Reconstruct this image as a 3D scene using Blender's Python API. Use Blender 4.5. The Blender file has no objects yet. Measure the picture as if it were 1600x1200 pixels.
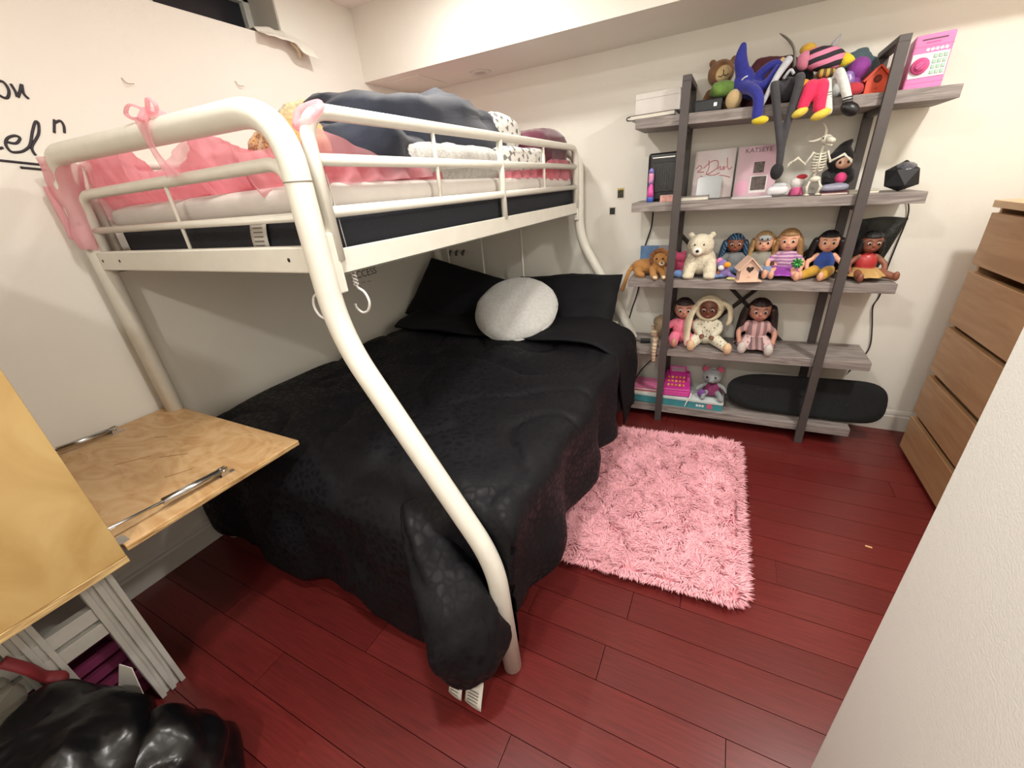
import bpy, math, random
from mathutils import Vector, Matrix, Euler, noise
random.seed(7)
scene = bpy.context.scene
COL = scene.collection
PI = math.pi

# ------------------------------------------------------------------ camera
cam_d = bpy.data.cameras.new('camera')
cam_d.sensor_width = 36.0
cam_d.lens = 633.13 * 36.0 / 1600.0
cam_d.clip_start = 0.02
cam = bpy.data.objects.new('camera', cam_d)
COL.objects.link(cam)
RX, RY, RZ = (0.893, 0.444, -0.078), (0.128, -0.416, -0.900), (-0.432, 0.794, -0.429)
r_ = Vector(RX).normalized(); b_ = -Vector(RZ).normalized(); u_ = b_.cross(r_).normalized(); r_ = u_.cross(b_)
cam.matrix_world = Matrix(((r_.x, u_.x, b_.x, 0), (r_.y, u_.y, b_.y, 0), (r_.z, u_.z, b_.z, 1.4), (0, 0, 0, 1)))
scene.camera = cam

# ------------------------------------------------------------------ light
scene.view_settings.view_transform = 'Standard'
scene.view_settings.look = 'None'
scene.view_settings.gamma = 1.0
scene.view_settings.use_curve_mapping = False
scene.view_settings.exposure = 0.27
world = bpy.data.worlds.new('world'); scene.world = world
world.use_nodes = True
world.node_tree.nodes['Background'].inputs[0].default_value = (0.02, 0.025, 0.04, 1)
world.node_tree.nodes['Background'].inputs[1].default_value = 0.3
def pot(name, loc, watts, r=0.08, col=(1.0, 0.97, 0.91)):
    d = bpy.data.lights.new(name, 'AREA'); d.shape = 'DISK'; d.size = 2 * r; d.energy = watts; d.color = col
    o = bpy.data.objects.new(name, d); COL.objects.link(o); o.location = loc
    return o
pot('ceiling_light_over_bunk', (-1.15, 1.74, 2.36), 11)
pot('ceiling_light_by_dresser', (0.92, 1.45, 2.36), 23)
pot('ceiling_light_by_entrance', (-0.50, 0.58, 2.36), 17)
pot('added_passage_fill', (-0.20, -0.75, 2.36), 18)  # unseen fill lamp, added to brighten the near wall and floor

# ------------------------------------------------------------------ materials
def lin(c):
    if isinstance(c, str):
        c = c.lstrip('#'); c = [int(c[i:i + 2], 16) / 255 for i in (0, 2, 4)]
    return tuple(x / 12.92 if x <= 0.04045 else ((x + 0.055) / 1.055) ** 2.4 for x in c[:3])
MATS = {}
def M(name, col, rough=0.6, var=0.08, scale=12.0, bump=0.0, bscale=150.0, metal=0.0, sheen=0.0, coat=0.0, spec=0.5, trans=0.0, alpha=1.0, stretch=None):
    if name in MATS: return MATS[name]
    m = bpy.data.materials.new(name); m.use_nodes = True
    nt = m.node_tree; N = nt.nodes; L = nt.links
    b = N['Principled BSDF']
    c = lin(col)
    tc = N.new('ShaderNodeTexCoord'); mp = N.new('ShaderNodeMapping')
    if stretch: mp.inputs['Scale'].default_value = stretch
    L.new(tc.outputs['Object'], mp.inputs[0])
    no = N.new('ShaderNodeTexNoise'); no.inputs['Scale'].default_value = scale; no.inputs['Detail'].default_value = 4
    L.new(mp.outputs[0], no.inputs['Vector'])
    rp = N.new('ShaderNodeValToRGB')
    rp.color_ramp.elements[0].position = 0.3; rp.color_ramp.elements[1].position = 0.7
    rp.color_ramp.elements[0].color = (*[max(0, x * (1 - var)) for x in c], 1)
    rp.color_ramp.elements[1].color = (*[min(1, x * (1 + var)) for x in c], 1)
    L.new(no.outputs[0], rp.inputs[0]); L.new(rp.outputs[0], b.inputs['Base Color'])
    b.inputs['Roughness'].default_value = rough; b.inputs['Metallic'].default_value = metal
    b.inputs['Specular IOR Level'].default_value = spec
    if sheen: b.inputs['Sheen Weight'].default_value = sheen; b.inputs['Sheen Roughness'].default_value = 0.4
    if coat: b.inputs['Coat Weight'].default_value = coat; b.inputs['Coat Roughness'].default_value = 0.15
    if trans: b.inputs['Transmission Weight'].default_value = trans
    if alpha < 1: b.inputs['Alpha'].default_value = alpha
    if bump:
        n2 = N.new('ShaderNodeTexNoise'); n2.inputs['Scale'].default_value = bscale; n2.inputs['Detail'].default_value = 3
        L.new(mp.outputs[0], n2.inputs['Vector'])
        bp = N.new('ShaderNodeBump'); bp.inputs['Strength'].default_value = bump; bp.inputs['Distance'].default_value = 0.01
        L.new(n2.outputs[0], bp.inputs['Height']); L.new(bp.outputs[0], b.inputs['Normal'])
    m['_b'] = 1
    MATS[name] = m
    return m
def nodes(m): return m.node_tree.nodes, m.node_tree.links, m.node_tree.nodes['Principled BSDF']

wall_m = M('wall_paint', '#ebe7dd', 0.75, 0.015, 3, 0.10, 260)
ceil_m = M('ceiling_paint', '#f0ece4', 0.8, 0.01, 3, 0.05, 260)
trim_m = M('trim_paint', '#dcd9d0', 0.45, 0.02, 6)
white_metal = M('white_powder_coat', '#e6e3d8', 0.35, 0.03, 20, 0.03, 400)
chrome = M('brushed_steel', '#c4c4c4', 0.25, 0.05, 60, metal=1.0)
dark_metal = M('dark_metal', '#4b4443', 0.5, 0.06, 20, 0.03, 300)
black_m = M('black_plastic', '#17171a', 0.35, 0.05)
white_pl = M('white_plastic', '#e6e4e2', 0.4, 0.03)

def floor_material():
    m = M('cherry_floor', '#64211f', 0.22, 0.2, 6, stretch=(1.2, 22, 1))
    N, L, b = nodes(m)
    oi = N.new('ShaderNodeObjectInfo')
    hs = N.new('ShaderNodeHueSaturation')
    mr = N.new('ShaderNodeMapRange'); mr.inputs[3].default_value = 0.88; mr.inputs[4].default_value = 1.12
    L.new(oi.outputs['Random'], mr.inputs[0]); L.new(mr.outputs[0], hs.inputs['Value'])
    src = b.inputs['Base Color'].links[0].from_socket
    L.new(src, hs.inputs['Color']); L.new(hs.outputs[0], b.inputs['Base Color'])
    # scuffed gloss
    tc = N.new('ShaderNodeTexCoord'); n = N.new('ShaderNodeTexNoise'); n.inputs['Scale'].default_value = 2.2; n.inputs['Detail'].default_value = 6
    L.new(tc.outputs['Object'], n.inputs['Vector'])
    m2 = N.new('ShaderNodeMapRange'); m2.inputs[3].default_value = 0.2; m2.inputs[4].default_value = 0.42
    L.new(n.outputs[0], m2.inputs[0]); L.new(m2.outputs[0], b.inputs['Roughness'])
    return m
floor_m = floor_material()
def wood_material(name, c1, c2, scale=3.0, stretch=(1, 8, 8), rough=0.45, dist=3.0):
    m = M(name, c1, rough)
    N, L, b = nodes(m)
    tc = N.new('ShaderNodeTexCoord'); mp = N.new('ShaderNodeMapping'); mp.inputs['Scale'].default_value = stretch
    L.new(tc.outputs['Object'], mp.inputs[0])
    n = N.new('ShaderNodeTexNoise'); n.inputs['Scale'].default_value = scale; n.inputs['Detail'].default_value = 8; n.inputs['Distortion'].default_value = dist
    L.new(mp.outputs[0], n.inputs['Vector'])
    r = N.new('ShaderNodeValToRGB'); r.color_ramp.elements[0].position = 0.35; r.color_ramp.elements[1].position = 0.65
    r.color_ramp.elements[0].color = (*lin(c2), 1); r.color_ramp.elements[1].color = (*lin(c1), 1)
    L.new(n.outputs[0], r.inputs[0]); L.new(r.outputs[0], b.inputs['Base Color'])
    return m
ply_m = wood_material('birch_plywood', '#cdaa7c', '#b98e5e', 2.6, (1.6, 3.2, 1.2), 0.42, 4.0)
ply_face = wood_material('plywood_side', '#c2a36c', '#b18f58', 1.8, (2, 3.0, 1.6), 0.5, 2.5)
shelf_m = wood_material('grey_weathered_wood', '#9d948f', '#756c69', 4.0, (1.2, 14, 14), 0.6, 1.5)
beech_m = wood_material('beech_veneer', '#c39a72', '#b28860', 2.5, (6, 1.0, 10), 0.45, 0.8)

# ------------------------------------------------------------------ mesh helpers
class MB:
    def __init__(s): s.v = []; s.f = []
    def add(s, vs, fs, mat=None):
        o = len(s.v)
        if mat is None: s.v += [tuple(x) for x in vs]
        else: s.v += [tuple(mat @ Vector(x)) for x in vs]
        s.f += [tuple(i + o for i in f) for f in fs]
        return s
    def box(s, lo, hi, mat=None):
        x0, y0, z0 = lo; x1, y1, z1 = hi
        vs = [(x0, y0, z0), (x1, y0, z0), (x1, y1, z0), (x0, y1, z0), (x0, y0, z1), (x1, y0, z1), (x1, y1, z1), (x0, y1, z1)]
        return s.add(vs, [(0, 3, 2, 1), (4, 5, 6, 7), (0, 1, 5, 4), (1, 2, 6, 5), (2, 3, 7, 6), (3, 0, 4, 7)], mat)
    def cbox(s, c, size, mat=None):
        return s.box([c[i] - size[i] / 2 for i in range(3)], [c[i] + size[i] / 2 for i in range(3)], mat)
    def hexa(s, p8): return s.add(p8, [(0, 3, 2, 1), (4, 5, 6, 7), (0, 1, 5, 4), (1, 2, 6, 5), (2, 3, 7, 6), (3, 0, 4, 7)])
    def tube(s, pts, r, seg=10, mat=None, flat=None):
        pts = [Vector(p) for p in pts]; n = len(pts)
        rs = r if isinstance(r, (list, tuple)) else [r] * n
        vs = []; fs = []
        t = (pts[1] - pts[0]).normalized()
        up = Vector((0, 0, 1)) if abs(t.z) < 0.9 else Vector((1, 0, 0))
        nx = t.cross(up).normalized()
        for i, p in enumerate(pts):
            a = pts[max(0, i - 1)]; b = pts[min(n - 1, i + 1)]
            t2 = (b - a)
            if t2.length < 1e-9: t2 = t
            t2 = t2.normalized()
            nx = (nx - t2 * nx.dot(t2))
            nx = nx.normalized() if nx.length > 1e-6 else t2.orthogonal().normalized()
            ny = t2.cross(nx)
            for k in range(seg):
                a_ = 2 * PI * k / seg
                fx = flat if flat else 1.0
                vs.append(p + (nx * math.cos(a_) + ny * math.sin(a_) * fx) * rs[i])
        for i in range(n - 1):
            for k in range(seg):
                k2 = (k + 1) % seg
                fs.append((i * seg + k, i * seg + k2, (i + 1) * seg + k2, (i + 1) * seg + k))
        fs.append(tuple(range(seg - 1, -1, -1))); fs.append(tuple((n - 1) * seg + k for k in range(seg)))
        return s.add(vs, fs, mat)
    def ell(s, c, r, seg=14, rings=9, mat=None, p=1.0, fn=None):
        if not isinstance(r, (list, tuple)): r = (r, r, r)
        vs = [(0, 0, -1)]; fs = []
        def sp(x): return math.copysign(abs(x) ** p, x)
        for i in range(1, rings):
            th = -PI / 2 + PI * i / rings
            for k in range(seg):
                ph = 2 * PI * k / seg
                vs.append((sp(math.cos(th)) * sp(math.cos(ph)), sp(math.cos(th)) * sp(math.sin(ph)), sp(math.sin(th))))
        vs.append((0, 0, 1))
        for k in range(seg): fs.append((0, 1 + (k + 1) % seg, 1 + k))
        for i in range(rings - 2):
            for k in range(seg):
                a = 1 + i * seg + k; b = 1 + i * seg + (k + 1) % seg
                fs.append((a, b, b + seg, a + seg))
        t = len(vs) - 1; o = 1 + (rings - 2) * seg
        for k in range(seg): fs.append((t, o + k, o + (k + 1) % seg))
        out = []
        for v in vs:
            w = Vector((v[0] * r[0], v[1] * r[1], v[2] * r[2]))
            if fn: w = fn(w)
            out.append(w)
        if mat is not None: out = [mat @ w for w in out]
        return s.add([w + Vector(c) for w in out], fs)
    def lathe(s, prof, c=(0, 0, 0), seg=20, mat=None, sx=1, sy=1):
        vs = []; fs = []; n = len(prof)
        for r, z in prof:
            for k in range(seg):
                a = 2 * PI * k / seg; vs.append((c[0] + r * math.cos(a) * sx, c[1] + r * math.sin(a) * sy, c[2] + z))
        for i in range(n - 1):
            for k in range(seg):
                k2 = (k + 1) % seg; fs.append((i * seg + k, i * seg + k2, (i + 1) * seg + k2, (i + 1) * seg + k))
        fs.append(tuple(range(seg - 1, -1, -1))); fs.append(tuple((n - 1) * seg + k for k in range(seg)))
        return s.add(vs, fs, mat)
    def prism(s, poly, h, mat=None):
        n = len(poly)
        vs = [(x, y, 0) for x, y in poly] + [(x, y, h) for x, y in poly]
        fs = [tuple(range(n - 1, -1, -1)), tuple(range(n, 2 * n))] + [(i, (i + 1) % n, n + (i + 1) % n, n + i) for i in range(n)]
        return s.add(vs, fs, mat)
    def grid(s, fn, nu, nv, closed=False):
        vs = [fn(i / nu, j / nv) for j in range(nv + 1) for i in range(nu + 1)]
        fs = [(j * (nu + 1) + i, j * (nu + 1) + i + 1, (j + 1) * (nu + 1) + i + 1, (j + 1) * (nu + 1) + i) for j in range(nv) for i in range(nu)]
        return s.add(vs, fs)

def smooth_path(pts, k=6):
    P = [Vector(p) for p in pts]; out = []
    for i in range(len(P) - 1):
        p0 = P[max(0, i - 1)]; p1 = P[i]; p2 = P[i + 1]; p3 = P[min(len(P) - 1, i + 2)]
        for j in range(k):
            t = j / k
            out.append(0.5 * ((2 * p1) + (p2 - p0) * t + (2 * p0 - 5 * p1 + 4 * p2 - p3) * t * t + (3 * p1 - p0 - 3 * p2 + p3) * t ** 3))
    out.append(P[-1]); return out
def bend_path(pts, rad, k=7):
    P = [Vector(p) for p in pts]; out = [P[0]]
    for i in range(1, len(P) - 1):
        a, b, c = P[i - 1], P[i], P[i + 1]
        r = rad[i - 1] if isinstance(rad, (list, tuple)) else rad
        p = b + (a - b).normalized() * min(r, (a - b).length * 0.49); q = b + (c - b).normalized() * min(r, (c - b).length * 0.49)
        for j in range(k + 1):
            t = j / k; out.append((1 - t) ** 2 * p + 2 * t * (1 - t) * b + t * t * q)
    out.append(P[-1]); return out

LOCAL = {}
def ob(name, mb, mat, parent=None, smooth=True, bevel=0.0, sub=0, remesh=0.0, solid=0.0, local=False, seg=2, angle=40):
    me = bpy.data.meshes.new(name)
    me.from_pydata(mb.v, [], mb.f); me.update()
    me.materials.append(mat)
    o = bpy.data.objects.new(name, me); COL.objects.link(o)
    return finish(o, parent, smooth, bevel, sub, remesh, solid, local, seg, angle)
def finish(o, parent, smooth, bevel, sub, remesh, solid, local, seg, angle):
    if parent is not None:
        o.parent = parent
        if local: LOCAL[o.name] = True
        elif not parent.get('_worldmesh') : o.matrix_parent_inverse = parent.matrix_basis.inverted()
        if not local: o['_worldmesh'] = 1
    if smooth:
        o.data.polygons.foreach_set('use_smooth', [True] * len(o.data.polygons))
    if remesh:
        m = o.modifiers.new('remesh', 'REMESH'); m.mode = 'VOXEL'; m.voxel_size = remesh; m.use_smooth_shade = True
        m = o.modifiers.new('soften', 'SMOOTH'); m.iterations = 3
    if solid:
        m = o.modifiers.new('thickness', 'SOLIDIFY'); m.thickness = solid; m.offset = 0
    if bevel:
        m = o.modifiers.new('bevel', 'BEVEL'); m.width = bevel; m.segments = seg; m.limit_method = 'ANGLE'; m.angle_limit = math.radians(angle)
        m.harden_normals = False
    if sub:
        m = o.modifiers.new('subdivision', 'SUBSURF'); m.levels = sub; m.render_levels = sub
    return o
def tag(o, label, cat, group=None):
    o['label'] = label; o['category'] = cat
    if group: o['group'] = group
    return o
def thing(name, label, cat, loc=(0, 0, 0), rz=0.0, group=None):
    o = bpy.data.objects.new(name, None); COL.objects.link(o)
    o.empty_display_size = 0.05
    o.location = loc; o.rotation_euler = (0, 0, rz)
    return tag(o, label, cat, group)
def struct(name, mb, mat, label=None, **k):
    k.setdefault('smooth', False)
    o = ob(name, mb, mat, **k); o['kind'] = 'structure'
    if label: o['label'] = label
    return o
def nz(x, y, z, s=1.0): return noise.noise(Vector((x * s, y * s, z * s)))
def text_mesh(name, s, size, mat, mw, parent=None, extrude=0.0008, align='CENTER', local=False, spacing=1.0):
    cu = bpy.data.curves.new(name, 'FONT'); cu.body = s; cu.size = size; cu.extrude = extrude; cu.align_x = align; cu.space_character = spacing
    t = bpy.data.objects.new(name + '_t', cu); COL.objects.link(t)
    dg = bpy.context.evaluated_depsgraph_get()
    me = bpy.data.meshes.new_from_object(t.evaluated_get(dg))
    bpy.data.objects.remove(t); bpy.data.curves.remove(cu)
    me.transform(mw); me.materials.clear(); me.materials.append(mat)
    o = bpy.data.objects.new(name, me); COL.objects.link(o); me.name = name
    return finish(o, parent, False, 0, 0, 0, 0, local, 2, 40)

# ------------------------------------------------------------------ room
XW, YB, ZC = -2.03, 2.704, 2.373
XR, YF = 1.46, -1.15
SY, SZ = 2.244, 2.04             # bulkhead front and underside
PX, PY = 0.361, 0.758            # partition corner
floor = struct('floor', MB().box((XW - 0.1, YF - 0.1, -0.06), (XR + 0.1, YB + 0.1, -0.013)), M('floor_joint', '#481a19', 0.7), 'dark red cherry plank floor')
PW = 0.118
lib = {}
y = YF
row = 0
while y < YB:
    w = min(PW, YB - y)
    x = XW - random.uniform(0, 0.9)
    while x < XR:
        L_ = 1.2
        x0, x1 = max(x, XW), min(x + L_, XR)
        if x1 - x0 > 0.03 and not (y + w < PY and x0 > PX + 0.05):
            key = (round(x1 - x0, 2), round(w, 3))
            if key not in lib:
                l2, g = (x1 - x0) / 2 - 0.0004, 0.0004
                mb = MB(); b = 0.0007
                mb.add([(-l2, g, -0.012), (l2, g, -0.012), (l2, w - g, -0.012), (-l2, w - g, -0.012),
                        (-l2 + b, g + b, 0), (l2 - b, g + b, 0), (l2 - b, w - g - b, 0), (-l2 + b, w - g - b, 0)],
                       [(0, 3, 2, 1), (4, 5, 6, 7), (0, 1, 5, 4), (1, 2, 6, 5), (2, 3, 7, 6), (3, 0, 4, 7)])
                me = bpy.data.meshes.new('plank'); me.from_pydata(mb.v, [], mb.f); me.update(); me.materials.append(floor_m)
                lib[key] = me
            p = bpy.data.objects.new('plank', lib[key]); COL.objects.link(p)
            p.location = ((x0 + x1) / 2, y, 0); p.parent = floor
        x += L_
    y += PW; row += 1

# left wall with the window opening
WY0, WY1, WZ0, WZ1 = 0.85, 1.745, 2.14, 2.335
wl = MB()
for lo, hi in (((XW - 0.28, YF - 0.1, 0), (XW, WY0, ZC)), ((XW - 0.28, WY1, 0), (XW, YB + 0.1, ZC)),
               ((XW - 0.28, WY0, 0), (XW, WY1, WZ0)), ((XW - 0.28, WY0, WZ1), (XW, WY1, ZC))):
    wl.box(lo, hi)
wall_left = struct('wall_left', wl, wall_m, 'cream painted wall behind the bunk bed')
wall_back = struct('wall_back', MB().box((XW - 0.28, YB, 0), (XR + 0.1, YB + 0.1, ZC)), wall_m, 'cream painted wall behind the shelf')
wall_right = struct('wall_right', MB().box((XR, PY, 0), (XR + 0.1, YB, ZC)), wall_m, 'cream wall behind the dresser')
wall_near = struct('wall_entrance', MB().box((PX, YF, 0), (XR + 0.1, PY, ZC)), M('bounce_cooled_paint', '#e9e8e2', 0.75, 0.015, 3, 0.12, 260), 'cream wall corner close by at the right edge', bevel=0.006)  # same wall paint, tinted cooler to offset warm bounce off the red floor
wall_front = struct('wall_front', MB().box((XW - 0.28, YF - 0.1, 0), (XR + 0.1, YF, ZC)), wall_m)
ceiling = struct('ceiling', MB().box((XW - 0.28, YF - 0.1, ZC), (XR + 0.1, YB + 0.1, ZC + 0.08)), ceil_m)
soffit = struct('ceiling_bulkhead', MB().box((XW, SY, SZ), (XR, YB, ZC)), wall_m, 'boxed bulkhead along the back wall')
def baseboard(name, p0, p1, nrm):
    d = (Vector(p1) - Vector(p0)); n = Vector(nrm)
    prof = [(0, 0), (0.014, 0), (0.014, 0.085), (0.010, 0.092), (0.010, 0.104), (0.004, 0.118), (0, 0.122)]
    vs = []
    for q in (Vector(p0), Vector(p1)):
        for a, z in prof: vs.append(q + n * a + Vector((0, 0, z)))
    k = len(prof)
    fs = [(i, (i + 1) % k, k + (i + 1) % k, k + i) for i in range(k)] + [tuple(range(k - 1, -1, -1)), tuple(range(k, 2 * k))]
    return struct(name, MB().add(vs, fs), trim_m, 'white moulded baseboard')
baseboard('baseboard_left', (XW, YF, 0), (XW, YB, 0), (1, 0, 0))
baseboard('baseboard_back', (XW, YB, 0), (XR, YB, 0), (0, -1, 0))
baseboard('baseboard_right', (XR, PY, 0), (XR, YB, 0), (-1, 0, 0))
# access panel and unlit downlight in the bulkhead
ap = struct('trim_1', MB().box((-1.93, 2.33, SZ - 0.006), (-1.70, 2.62, SZ + 0.001)), M('panel_paint', '#e8e3d8', 0.5, 0.01), 'flat square access panel under the bulkhead', bevel=0.002)
dl = thing('recessed_downlight', 'round white recessed light under the bulkhead, switched off', 'downlight', (-1.425, 2.56, SZ - 0.008))
ob('trim_ring', MB().lathe([(0.032, 0.0076), (0.036, 0.002), (0.056, 0.0), (0.062, 0.003), (0.063, 0.0078)], seg=32), trim_m, dl, local=True)
ob('lens', MB().lathe([(0.001, 0.0035), (0.031, 0.0045), (0.033, 0.0075)], seg=28), M('lens_grey', '#b9b2a8', 0.3), dl, local=True)

# window in the left wall
win = thing('window_1', 'high basement window with dark glass above the bunk', 'window', (XW, (WY0 + WY1) / 2, WZ0)); win['kind'] = 'structure'
del win['category']
fx = XW - 0.22
f = MB()
for lo, hi in (((fx, WY0, WZ0), (fx + 0.05, WY1, WZ0 + 0.03)), ((fx, WY0, WZ1 - 0.03), (fx + 0.05, WY1, WZ1)), ((fx, WY0, WZ0), (fx + 0.05, WY0 + 0.035, WZ1)), ((fx, WY1 - 0.035, WZ0), (fx + 0.05, WY1, WZ1)), ((fx, 1.27, WZ0), (fx + 0.05, 1.30, WZ1))):
    f.box(lo, hi)
ob('window_frame', f, M('window_vinyl', '#c9cac6', 0.4), win, smooth=False, bevel=0.003)
ob('window_pane', MB().box((fx + 0.015, WY0 + 0.03, WZ0 + 0.02), (fx + 0.022, WY1 - 0.03, WZ1 - 0.02)), M('night_glass', '#22242c', 0.12, 0.05), win, smooth=False)
ob('window_jamb', MB().box((fx + 0.05, WY1 - 0.006, WZ0), (XW - 0.004, WY1 + 0.002, WZ1)), M('jamb_grey', '#b9b6ae', 0.55, 0.03), win, smooth=False)
# white crumpled cloth on the sill corner
def cloth_fn(u, v):
    yy = 1.60 + 0.27 * u
    out = -0.10 + 0.17 * v
    z = WZ0 + 0.012 + 0.03 * math.sin(PI * u) * (1 - v) + 0.012 * nz(u * 5, v * 5, 3)
    if out > 0.0: z -= (out) * (0.5 + 0.6 * max(0, u - 0.45)) + 0.006
    if u > 0.55: z += 0.02 - 0.05 * v
    return (XW + out + (0.015 if u > 0.5 else 0), yy, z + 0.004)
cl = ob('window_cloth', MB().grid(cloth_fn, 20, 14), M('white_cloth', '#ece8de', 0.8, 0.03), solid=0.004, sub=1)
tag(cl, 'crumpled white cloth hanging over the window sill corner', 'cloth')
cl2 = MB()
for (y0, z0, y1, z1, r) in ((1.765, 2.128, 1.80, 2.075, 0.012), (1.785, 2.135, 1.825, 2.085, 0.013)):
    cl2.tube(smooth_path([(XW + 0.02, y0, z0), (XW + 0.03, (y0 + y1) / 2 + 0.006, (z0 + z1) / 2), (XW + 0.02, y1, z1)]), [r * (1 - 0.35 * abs(i / 12 - 0.6)) for i in range(13)], 8, flat=0.5)
ob('cloth_corner', cl2, M('beige_cloth', '#dccfae', 0.8), cl)

# marker writing on the left wall (part of the wall)
ink = M('marker_ink', '#2e2830', 0.6, 0.1)
strokes = [[(0.645, 1.815), (0.667, 1.82), (0.675, 1.815), (0.676, 1.797), (0.666, 1.779), (0.656, 1.777), (0.645, 1.787)],
           [(0.688, 1.816), (0.69, 1.797), (0.689, 1.782), (0.703, 1.802), (0.713, 1.818), (0.707, 1.794), (0.713, 1.78)],
           [(0.57, 1.634), (0.597, 1.642)],
           [(0.611, 1.658), (0.631, 1.655), (0.646, 1.67), (0.637, 1.676), (0.618, 1.668), (0.607, 1.651), (0.61, 1.632), (0.628, 1.631), (0.645, 1.638), (0.662, 1.653), (0.683, 1.69), (0.701, 1.717), (0.707, 1.714), (0.694, 1.683), (0.663, 1.646), (0.662, 1.623)],
           [(0.751, 1.728), (0.735, 1.69)], [(0.749, 1.719), (0.765, 1.726), (0.768, 1.712), (0.761, 1.691)],
           [(0.50, 1.616), (0.60, 1.604), (0.70, 1.592)], [(0.612, 1.588), (0.69, 1.579)]]
for s in strokes:
    ob('marker_stroke', MB().tube(smooth_path([(XW + 0.0012, a, b) for a, b in s], 5), 0.0036, 8, flat=1.0), ink, wall_left)
rot_lw = Matrix.Translation((XW + 0.0006, 1.80, 0.985)) @ Matrix(((0, 0, 1, 0), (1, 0, 0, 0), (0, 1, 0, 0), (0, 0, 0, 1)))
faint = M('faint_ink', '#7d756b', 0.8)
text_mesh('faint_lettering', 'ACCESS', 0.062, faint, rot_lw, wall_left, align='LEFT')
for k in range(3):
    ob('faint_stroke', MB().tube([(XW + 0.001, 1.82 + 0.05 * k, 0.958 - 0.004 * k), (XW + 0.001, 1.85 + 0.05 * k, 0.956 - 0.004 * k)], 0.0016, 6), faint, wall_left)
for yy, zz, n in ((0.994, 1.877, 'nearer to the writing'), (1.429, 1.93, 'below the window')):
    h = ob('wall_hook', MB().tube(smooth_path([(XW + 0.001, yy, zz), (XW + 0.006, yy + 0.006, zz - 0.014), (XW + 0.012, yy + 0.012, zz - 0.018), (XW + 0.016, yy + 0.026, zz - 0.017)]), 0.0015, 6), M('hook_wire', '#b7a88f', 0.4, metal=0.3))
    tag(h, 'tiny bent wire hook in the cream wall, ' + n, 'hook')
# coat hook strip and photos on the back wall
hs = thing('hook_strip', 'small white strip of hooks on the wall behind the lower pillows', 'hook strip', (-1.80, YB, 1.015))
ob('strip', MB().box((-0.135, -0.008, -0.012), (0.135, -0.0005, 0.012)), white_pl, hs, local=True, smooth=False, bevel=0.003)
for k in range(3):
    ob('hook', MB().tube(smooth_path([(-0.10 + 0.06 * k, -0.008, 0.008), (-0.10 + 0.06 * k, -0.03, -0.004), (-0.10 + 0.06 * k, -0.032, -0.026)]), 0.008, 8), dark_metal, hs, local=True)
for (x, z, w, h, c, lab) in ((-0.616, 1.337, 0.045, 0.062, '#3c3a2c', 'small photo card stuck on the wall, the upper of two'), (-0.663, 1.24, 0.042, 0.05, '#26262b', 'small dark sticker on the wall, the lower of two')):
    t = thing('photo_card', lab, 'photo', (x, YB, z))
    ob('card', MB().box((-w / 2, -0.0025, -h / 2), (w / 2, -0.0004, h / 2)), M('card_white', '#d9d4c6', 0.5), t, local=True, smooth=False)
    m = M('photo_print' + c, c, 0.4, 0.9, 90)
    ob('print', MB().box((-w / 2 + 0.005, -0.0031, -h / 2 + 0.006), (w / 2 - 0.005, -0.0024, h / 2 - 0.006)), m, t, local=True, smooth=False)
    if z > 1.3: ob('yellow_band', MB().box((-w / 2 + 0.005, -0.0036, h / 2 - 0.014), (w / 2 - 0.005, -0.003, h / 2 - 0.006)), M('yellow_ink', '#b9a637', 0.5), t, local=True, smooth=False)
# ------------------------------------------------------------------ bunk bed
BL, BR, BF, BH = -1.955, -0.845, 0.67, 2.60
bed = thing('bunk_bed', 'white tubular metal bunk bed with a splayed wide lower bunk', 'bunk bed', (-1.3, 1.6, 0))
PR = 0.029
def end_frame(yy, nm):
    pts = [(BL, yy, 0.004), (BL, yy, 1.612), (BR, yy, 1.612), (BR, yy, 1.11), (-0.47, yy, 0.47), (-0.452, yy, 0.004)]
    path = bend_path(pts, [0.10, 0.13, 0.12, 0.10], 9)
    path = [Vector((p.x, p.y, p.z - 0.02 * max(0, min(1, (p.x + 1.9) / 1.05)) * max(0, min(1, (p.z - 1.4) / 0.2)))) for p in path]
    return ob('end_hoop', MB().tube(path, PR, 18), white_metal, bed)
hoop = end_frame(BF, 'foot'); end_frame(BH, 'head')
# sleeve joint line on the near post
ob('post_sleeve', MB().tube([(BR, BF, 1.455), (BR, BF, 1.452)], 0.0298, 18), M('joint_dark', '#8e8a80', 0.5), bed)
for yy in (BF, BH):
    ib = bend_path([(BL + 0.035, yy + 0.012, 1.28), (BL + 0.045, yy + 0.012, 1.495), (BR - 0.04, yy + 0.012, 1.495), (BR - 0.03, yy + 0.012, 1.28)], 0.06)
    ob('inner_hoop', MB().tube(ib, 0.0145, 12), white_metal, bed)
    ob('cross_bar', MB().tube([(BL, yy + 0.008, 1.388), (BR, yy + 0.008, 1.384)], 0.0105, 10), white_metal, bed)
    for x in ((-1.385,) if yy < 1 else (-1.86, -1.56, -1.2)):
        ob('rod', MB().tube([(x, yy + 0.01, 1.30), (x, yy + 0.01, 1.49)], 0.0052, 8), white_metal, bed)
    r = ob('end_rail', MB().box((BL, yy - 0.016, 1.262), (BR, yy + 0.016, 1.322)), white_metal, bed, smooth=False, bevel=0.004)
    for x in (-1.90, -1.78, -0.93):
        ob('bolt_hole', MB().tube([(x, yy - 0.0165, 1.293), (x, yy - 0.0172, 1.293)], 0.005, 8), M('hole_dark', '#2a2725', 0.6), r)
for x in (-1.885, -1.90):
    ob('bolt', MB().tube([(BL + 0.025, BF - 0.02, 1.335 + (x + 1.9) * 5.3), (BL + 0.026, BF - 0.032, 1.335 + (x + 1.9) * 5.3)], 0.006, 8), chrome, bed)
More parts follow.
